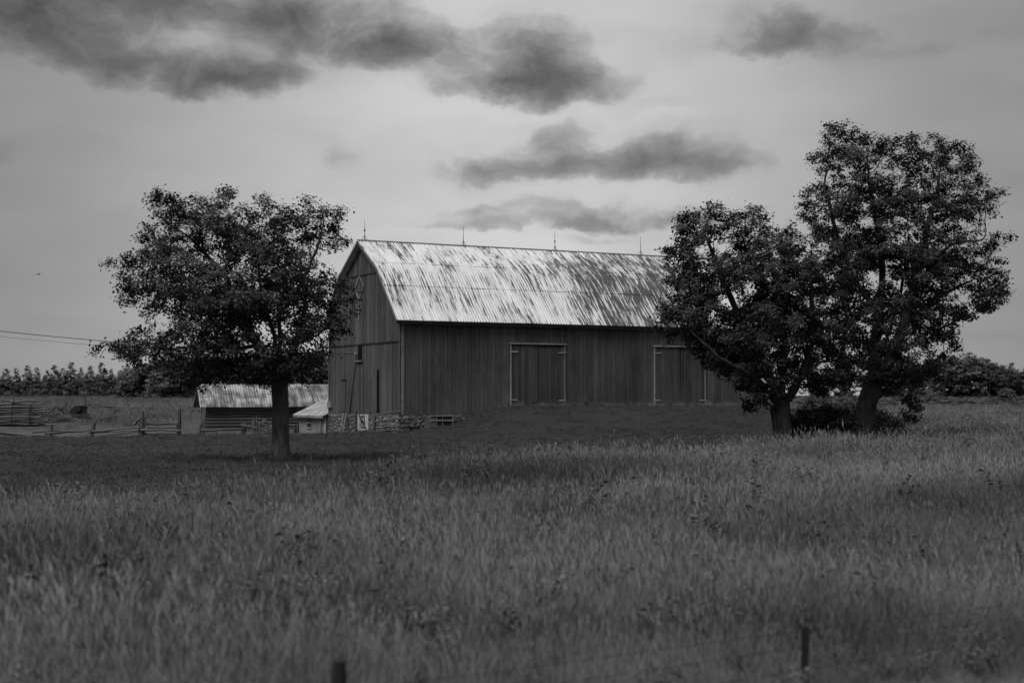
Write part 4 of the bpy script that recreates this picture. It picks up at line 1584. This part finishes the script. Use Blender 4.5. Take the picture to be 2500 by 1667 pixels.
# distant trees: a few kinds, every tree an object of its own
def far_kind(kind, seed):
    r = np.random.default_rng(seed)
    cs = []
    if kind == 'pine':                 # tiers of boughs, uneven, 1 unit high
        for t in np.linspace(.06, .98, 15):
            w = .30 * (1 - t) ** .75 * r.uniform(.75, 1.2) + .02
            for j in range(max(3, int(15 * w / .25))):
                a, q = r.uniform(0, 2 * math.pi), w * r.uniform(.4, 1) ** .6
                cs.append((math.cos(a) * q, math.sin(a) * q, t + r.uniform(-.025, .025) - q * .1))
        sz, per, spr = .032, 28, .026
    else:
        blobs = [(r.uniform(-.28, .28), r.uniform(-.28, .28), r.uniform(.35, .78), r.uniform(.16, .26)) for _ in range(13)] + [(r.uniform(-.3, .3), r.uniform(-.3, .3), .1, .15) for _ in range(7)] + [(0, 0, .62, .32), (0, 0, .82, .2), (-.2, 0, .28, .18), (.22, 0, .28, .18), (0, -.2, .22, .2)]
        for (x, y, z, q) in blobs:
            n = int(900 * q * q)
            u = r.normal(0, 1, (n, 3))
            u /= np.linalg.norm(u, axis=1)[:, None]
            u = u * (r.uniform(.5, 1, (n, 1)) ** .5) * q
            cs += [(x + a * 1.1, y + b * 1.1, max(.06, min(z + c * .85, 1.0))) for a, b, c in u]
        sz, per, spr = .030, 22, .022
    cs = np.array(cs)
    v = leaf_verts(cs, sz, spr, per, np.array([0, 0, .5]), r=r)
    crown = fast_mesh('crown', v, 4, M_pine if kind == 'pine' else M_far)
    t = MB().tube([(0, 0, -.05), (.005, 0, .3), (0, .005, .75)], [.03, .022, .006], 6, False)
    if kind != 'pine':
        for j in range(5):
            a = j * 1.3
            t.tube([(0, 0, .25 + .05 * j), (math.cos(a) * .2, math.sin(a) * .2, .5 + .05 * j)], [.014, .005], 5, False)
    tm = t.mesh('trunk')
    tm.materials.append(M_bark)
    return crown, tm


KIND = {'pine': [far_kind('pine', 61), far_kind('pine', 62), far_kind('pine', 63)], 'broad': [far_kind('broad', 71), far_kind('broad', 72), far_kind('broad', 73)]}
ORD = ['first', 'second', 'third', 'fourth', 'fifth', 'sixth', 'seventh', 'eighth', 'ninth', 'tenth', 'eleventh', 'twelfth', 'thirteenth', 'fourteenth', 'fifteenth', 'sixteenth', 'seventeenth', 'eighteenth', 'nineteenth', 'twentieth']


def far_tree(x_view, top_view, d, kind, label, group, wide=1.0):
    px = x_view * 1.0629
    f = base_at(px, d)
    h = at(px, top_view * 1.0629, d).z - f.z
    crown, tm = random.choice(KIND[kind])
    root = thing('pine_tree' if kind == 'pine' else 'distant_tree', label, 'tree', f, random.uniform(0, 6.28), group)
    root.scale = (h * wide, h * wide, h)
    obj('trunk', tm, None, root)
    tag(obj('crown', crown, None, root), kind='stuff')


LEFT = [(-12, 850, 1), (14, 854, 1), (38, 849, 1), (64, 841, 1), (84, 846, 1), (108, 856, 1), (126, 846, 1), (144, 852, 1), (163, 842, 1), (186, 849, 1), (208, 846, 1), (234, 841, 1), (256, 851, 1), (276, 856, 1)]
for i, (x, y, _) in enumerate(LEFT):
    far_tree(x, y - random.uniform(0, 9), 330 + 9 * math.sin(i * 2.3), 'pine', 'dark pine in the far left tree line, ' + ORD[i] + ' from the left edge', 'pines in the far left tree line', random.uniform(.8, 1.2))
k_ = 0
for i in range(13):                    # a second, lower row that closes the line
    far_tree(-5 + i * 23 + random.uniform(-5, 5), 870 + random.uniform(-9, 6), 338, 'broad', 'low bushy tree filling the far left tree line, ' + ORD[i] + ' from the left', 'low trees behind the pines', 1.5)
DEC = [(300, 850, 1.2), (325, 838, 1.3), (358, 826, 1.2), (395, 812, 1.2), (440, 806, 1.2), (490, 812, 1.2), (540, 806, 1.2), (590, 815, 1.2), (640, 806, 1.2), (690, 812, 1.2), (728, 818, 1.15), (760, 806, 1.1), (800, 815, 1.2)]
for i, (x, y, w) in enumerate(DEC):
    far_tree(x, y, 236 + 7 * math.sin(i * 1.7), 'broad', 'broad dark tree behind the log shed, ' + ORD[i] + ' of the row counting from the left', 'broad trees behind the log shed', w)
RT = [(1880, 850, 285), (1940, 845, 285), (2000, 850, 290), (2050, 838, 285), (2095, 832, 290), (2140, 822, 285), (2182, 815, 290), (2222, 806, 285), (2262, 822, 290), (2300, 836, 288), (2332, 846, 292), (2362, 842, 290), (2400, 850, 290)]
for i, (x, y, d) in enumerate(RT):
    far_tree(x, y, d, 'broad', 'distant round-crowned tree in the right tree line, ' + ORD[i] + ' counting from the left', 'trees in the far right tree line', 1.05)
far_tree(2323, 834, 300, 'pine', 'slim dark conifer rising behind the right tree line', None, 1.2)
far_tree(2310, 888, 221, 'broad', 'small young tree standing alone in the right-hand crop field', None, 1.0)

# ------------------------------------------------------------------ grass
M_grass = grass_mat('hay_grass', .046, .19, .08)
M_seed = grass_mat('seed_heads', .07, .23, .10)
M_weed = grass_mat('weed_leaves', .07, .13)
M_short = grass_mat('lawn_blades', .038, .064, .12)


def tuft(seed, n, h0, h1, w, rad, bend=.35, heads=0, mats=None):
    r = np.random.default_rng(seed)
    m = MB()
    mat_ids = []
    for i in range(n):
        a, q = r.uniform(0, 2 * math.pi), rad * math.sqrt(r.uniform(0, 1))
        x, y = math.cos(a) * q, math.sin(a) * q
        h = r.uniform(h0, h1)
        b = r.uniform(0, 2 * math.pi)
        l = h * bend * r.uniform(.3, 1.2)
        dx, dy = math.cos(b), math.sin(b)
        sx_, sy_ = -dy * w / 2, dx * w / 2
        k = len(m.v)
        m.v += [(x - sx_, y - sy_, -.03), (x + sx_, y + sy_, -.03),
                (x + dx * l * .35 + sx_ * .8, y + dy * l * .35 + sy_ * .8, h * .6), (x + dx * l * .35 - sx_ * .8, y + dy * l * .35 - sy_ * .8, h * .6),
                (x + dx * l, y + dy * l, h)]
        m.f += [(k, k + 1, k + 2, k + 3), (k + 3, k + 2, k + 4)]
        mat_ids += [0, 0]
        if i < heads:                  # a feathery seed head at the tip
            k = len(m.v)
            hx, hy, hz = x + dx * l, y + dy * l, h
            ln = r.uniform(.09, .16)
            for (ux, uy) in ((1, 0), (0, 1)):
                k = len(m.v)
                m.v += [(hx, hy, hz - .02), (hx + ux * .0055 + dx * ln * .2, hy + uy * .0055 + dy * ln * .2, hz + ln * .45), (hx + dx * ln * .5, hy + dy * ln * .5, hz + ln), (hx - ux * .0055 + dx * ln * .2, hy - uy * .0055 + dy * ln * .2, hz + ln * .45)]
                m.f.append((k, k + 1, k + 2, k + 3))
                mat_ids.append(1)
    me = m.mesh('tuft')
    for q in mats:
        me.materials.append(q)
    me.polygons.foreach_set('material_index', mat_ids)
    return bpy.data.objects.new('tuft', me)


def weed(seed, mats):
    r = np.random.default_rng(seed)
    m = MB()
    for s in range(4):
        x, y = r.uniform(-.15, .15, 2)
        h = r.uniform(.4, .75)
        m.tube([(x, y, -.03), (x + r.uniform(-.08, .08), y + r.uniform(-.08, .08), h)], .006, 4, False)
        for i in range(11):
            z = h * (.2 + .8 * i / 10)
            a = r.uniform(0, 6.28)
            l, w = r.uniform(.07, .14), r.uniform(.03, .05)
            dx, dy = math.cos(a), math.sin(a)
            k = len(m.v)
            m.v += [(x, y, z), (x + dx * l * .5 - dy * w, y + dy * l * .5 + dx * w, z + .04), (x + dx * l, y + dy * l, z + .01), (x + dx * l * .5 + dy * w, y + dy * l * .5 - dx * w, z + .04)]
            m.f.append((k, k + 1, k + 2, k + 3))
    me = m.mesh('weed')
    me.materials.append(mats[0])
    return bpy.data.objects.new('weed', me)


gm_ = (M_grass, M_seed)
TUFTS = [tuft(81, 120, .20, .56, .0055, .42, .5, 14, gm_), tuft(82, 110, .22, .66, .005, .45, .45, 22, gm_), tuft(83, 130, .12, .48, .006, .42, .65, 0, gm_), tuft(84, 100, .25, .76, .005, .48, .55, 28, gm_), weed(85, (M_weed,)), weed(86, (M_weed,))]
VERGE_T = [tuft(93, 46, .35, 1.0, .03, .9, .6, 0, (grass_mat('verge_blades', .09, .17, .15),))]
LAWN_T = [tuft(91, 46, .35, 1.0, .03, .9, .5, 0, (M_short,)), tuft(92, 46, .3, .8, .03, .9, .7, 0, (M_short,))]


def scatter(name, label, pts, scl, pick, protos, seed):
    """one object of uncountable tufts: instances set on its points"""
    r = np.random.default_rng(seed)
    n = len(pts)
    me = bpy.data.meshes.new(name)
    me.vertices.add(n)
    me.vertices.foreach_set('co', np.asarray(pts, np.float32).ravel())
    a = me.attributes.new('turn', 'FLOAT_VECTOR', 'POINT')
    rot = np.stack([r.normal(0, .15, n), r.normal(0, .15, n), r.uniform(0, 6.283, n)], 1)
    a.data.foreach_set('vector', rot.astype(np.float32).ravel())
    a = me.attributes.new('size', 'FLOAT_VECTOR', 'POINT')
    a.data.foreach_set('vector', np.asarray(scl, np.float32).ravel())
    a = me.attributes.new('pick', 'INT', 'POINT')
    a.data.foreach_set('value', np.asarray(pick, np.int32))
    o = obj(name, me)
    nt = bpy.data.node_groups.new(name, 'GeometryNodeTree')
    nt.interface.new_socket('Geometry', in_out='INPUT', socket_type='NodeSocketGeometry')
    nt.interface.new_socket('Geometry', in_out='OUTPUT', socket_type='NodeSocketGeometry')
    gi, go = nt.nodes.new('NodeGroupInput'), nt.nodes.new('NodeGroupOutput')
    join = nt.nodes.new('GeometryNodeJoinGeometry')
    for p in reversed(protos):         # the join lists its inputs last first
        oi = nt.nodes.new('GeometryNodeObjectInfo')
        oi.inputs['Object'].default_value = p
        oi.inputs['As Instance'].default_value = True
        nt.links.new(oi.outputs['Geometry'], join.inputs[0])
    ip = nt.nodes.new('GeometryNodeInstanceOnPoints')
    nt.links.new(gi.outputs[0], ip.inputs['Points'])
    nt.links.new(join.outputs[0], ip.inputs['Instance'])
    ip.inputs['Pick Instance'].default_value = True
    for nm, sock, dt in (('pick', 'Instance Index', 'INT'), ('turn', 'Rotation', 'FLOAT_VECTOR'), ('size', 'Scale', 'FLOAT_VECTOR')):
        na = nt.nodes.new('GeometryNodeInputNamedAttribute')
        na.data_type = dt
        na.inputs['Name'].default_value = nm
        out = [s for s in na.outputs if s.enabled][0]
        if sock == 'Rotation':
            er = nt.nodes.new('FunctionNodeEulerToRotation')
            nt.links.new(out, er.inputs[0])
            out = er.outputs[0]
        nt.links.new(out, ip.inputs[sock])
    nt.links.new(ip.outputs[0], go.inputs[0])
    md = o.modifiers.new('tufts', 'NODES')
    md.node_group = nt
    return tag(o, label, 'grass', None, 'stuff')


def fan(n, u0, u1, y0, y1, p, r):
    """points over the fan the camera looks into; p > 0 thins them out with distance"""
    u = r.uniform(u0, u1, n)
    t = r.uniform(0, 1, n)
    e = 2 - p
    y = (y0 ** e + t * (y1 ** e - y0 ** e)) ** (1 / e)
    return u * y, y


r = np.random.default_rng(99)
x, y = fan(27000, -.43, .43, 7.5, 92, .95, r)
sr = (x - .55) * -.352 + (y - 7.74) * .936
edge_ = lawn_front(x, y) - y
ok = (edge_ > -1.5 + np.abs(r.normal(0, 2.6, len(x)))) & (sr > .25 + r.uniform(0, .5, len(x)))
x, y, sr, edge_ = x[ok], y[ok], sr[ok], edge_[ok]
s = r.uniform(.75, 1.25, len(x)) * (1 + .22 * np.sin(x * .55 + 2 + 1.4 * np.sin(y * .31)) * np.sin(y * .37 + 1.2 * np.sin(x * .23)) + .12 * np.sin(x * 1.3 + y * .9)) * np.interp(sr, [.2, 2.5, 5.0, 7], [.14, .25, .45, 1]) * np.interp(edge_, [-1, 6], [.45, 1])
pick = r.choice(6, len(x), p=[.30, .26, .24, .16, .02, .02])
scatter('tall_grass', 'long uncut hay grass filling the foreground meadow', np.stack([x, y, height(x, y)], 1), np.stack([s * np.interp(y, [8, 60], [1, 1.3]), s * np.interp(y, [8, 60], [1, 1.3]), s], 1), pick, TUFTS, 1)
x, y = fan(11000, -.42, .24, 33, 96, .6, r)
s_ = (x - BX) * DL[0] + (y - BY) * DL[1]
n_ = (x - BX) * DG[0] + (y - BY) * DG[1]
ok = (y > lawn_front(x, y) - 1) & ~((s_ > -.1) & (s_ < BL + .1) & (n_ > -.25) & (n_ < BW)) & ~((n_ > 12) & (s_ > -.2)) & ~((x / y < -.13) & (y > 90))
x, y = x[ok], y[ok]
s = r.uniform(.06, .12, len(x))
scatter('short_grass', 'short mown grass on the lawn before the barn', np.stack([x, y, height(x, y) + .04], 1), np.stack([s * 2.2 + .3, s * 2.2 + .3, s], 1), r.integers(0, 2, len(x)), LAWN_T, 2)
x, y = fan(11000, -.43, -.12, 91, 290, .9, r)
lx = (x - so.x) * math.cos(SY) + (y - so.y) * math.sin(SY)
ly = -(x - so.x) * math.sin(SY) + (y - so.y) * math.cos(SY)
s_ = (x - BX) * DL[0] + (y - BY) * DL[1]
n_ = (x - BX) * DG[0] + (y - BY) * DG[1]
ok = ~((lx > -1) & (lx < 14) & (ly > -.6) & (ly < 6)) & ~((s_ > -.5) & (n_ < 19)) & ~((x < x_r + .4) & (abs(y - DS) < 1.6))
x, y = x[ok], y[ok]
s = r.uniform(.8, 1.3, len(x)) * np.interp(y, [100, 110.5, 115, 130, 290], [.18, .25, .75, 1.0, .9]) * np.where((np.abs(x - mo.x) < 3.6) & (np.abs(y - DM) < 3.5), .45, 1)
scatter('hay_field', 'pale hay grass of the field behind the left fences', np.stack([x, y, height(x, y)], 1), np.stack([s * 2.2, s * 2.2, s], 1), r.choice(4, len(x)), TUFTS, 3)
x, y = fan(6500, .15, .44, 84, 172, .5, r)
ok = (x / y > .205) | (y > 128)
x, y = x[ok], y[ok]
s = r.uniform(.8, 1.25, len(x))
scatter('meadow_grass', 'tall meadow grass right of the maples before the crop field', np.stack([x, y, height(x, y)], 1), np.stack([s * 1.9, s * 1.9, s * .85], 1), r.choice(5, len(x), p=[.3, .3, .2, .15, .05]), TUFTS, 4)
x, y = fan(3500, .13, .46, 170, 288, .5, r)
s = r.uniform(.35, .5, len(x))
scatter('crop_rows', 'low leafy crop covering the far right field', np.stack([x, y, height(x, y) + .2], 1), np.stack([s * 4, s * 4, s], 1), r.integers(0, 2, len(x)), [TUFTS[4], TUFTS[5]], 5)
a_, b_ = r.uniform(-14, 26, 5200), r.uniform(-.6, 2.2, 5200)
x, y = shoulder_map(a_, b_)
s = r.uniform(.05, .13, 5200)
scatter('verge_grass', 'short worn grass of the road verge at the bottom right', np.stack([x, y, height(x, y)], 1), np.stack([s * 1.6 + .1, s * 1.6 + .1, s], 1), np.zeros(5200, int), VERGE_T, 7)
# rank weeds along the roadside fence
t = r.uniform(-2.2, 3.2, 520)
x = pa.x + dirf.x * t + r.normal(0, .5, 520)
y = pa.y + dirf.y * t + r.normal(0, .45, 520)
s = r.uniform(.3, .62, 520)
scatter('roadside_weeds', 'rank leafy weeds growing along the roadside wire fence', np.stack([x, y, height(x, y)], 1), np.stack([s, s, s], 1), r.choice(6, 520, p=[.15, .15, .1, .1, .25, .25]), TUFTS, 6)
# weeds and uncut tufts along the barn wall and round the trunks
t = r.uniform(4.6, 26.5, 420)
dn_ = -.15 - np.abs(r.normal(0, .25, 420))
x, y = BX + DL[0] * t + DG[0] * dn_, BY + DL[1] * t + DG[1] * dn_
for (bx, bd, rr_) in ((686, 54.0, .55), (1914, 62.5, .6), (2115, 66.5, .7)):
    f_ = base_at(bx, bd)
    a_ = r.uniform(0, 6.283, 46)
    q_ = rr_ + np.abs(r.normal(0, .45, 46))
    x, y = np.concatenate([x, f_.x + np.cos(a_) * q_]), np.concatenate([y, f_.y + np.sin(a_) * q_])
n_ = len(x)
s = np.concatenate([r.uniform(.18, .55, 420), r.uniform(.3, .75, n_ - 420)])
scatter('wall_weeds', 'uncut tufts along the barn wall and round the tree trunks', np.stack([x, y, height(x, y) + .03], 1), np.stack([s * 1.1, s * 1.1, s], 1), r.choice(6, n_, p=[.2, .2, .3, .1, .1, .1]), TUFTS, 8)
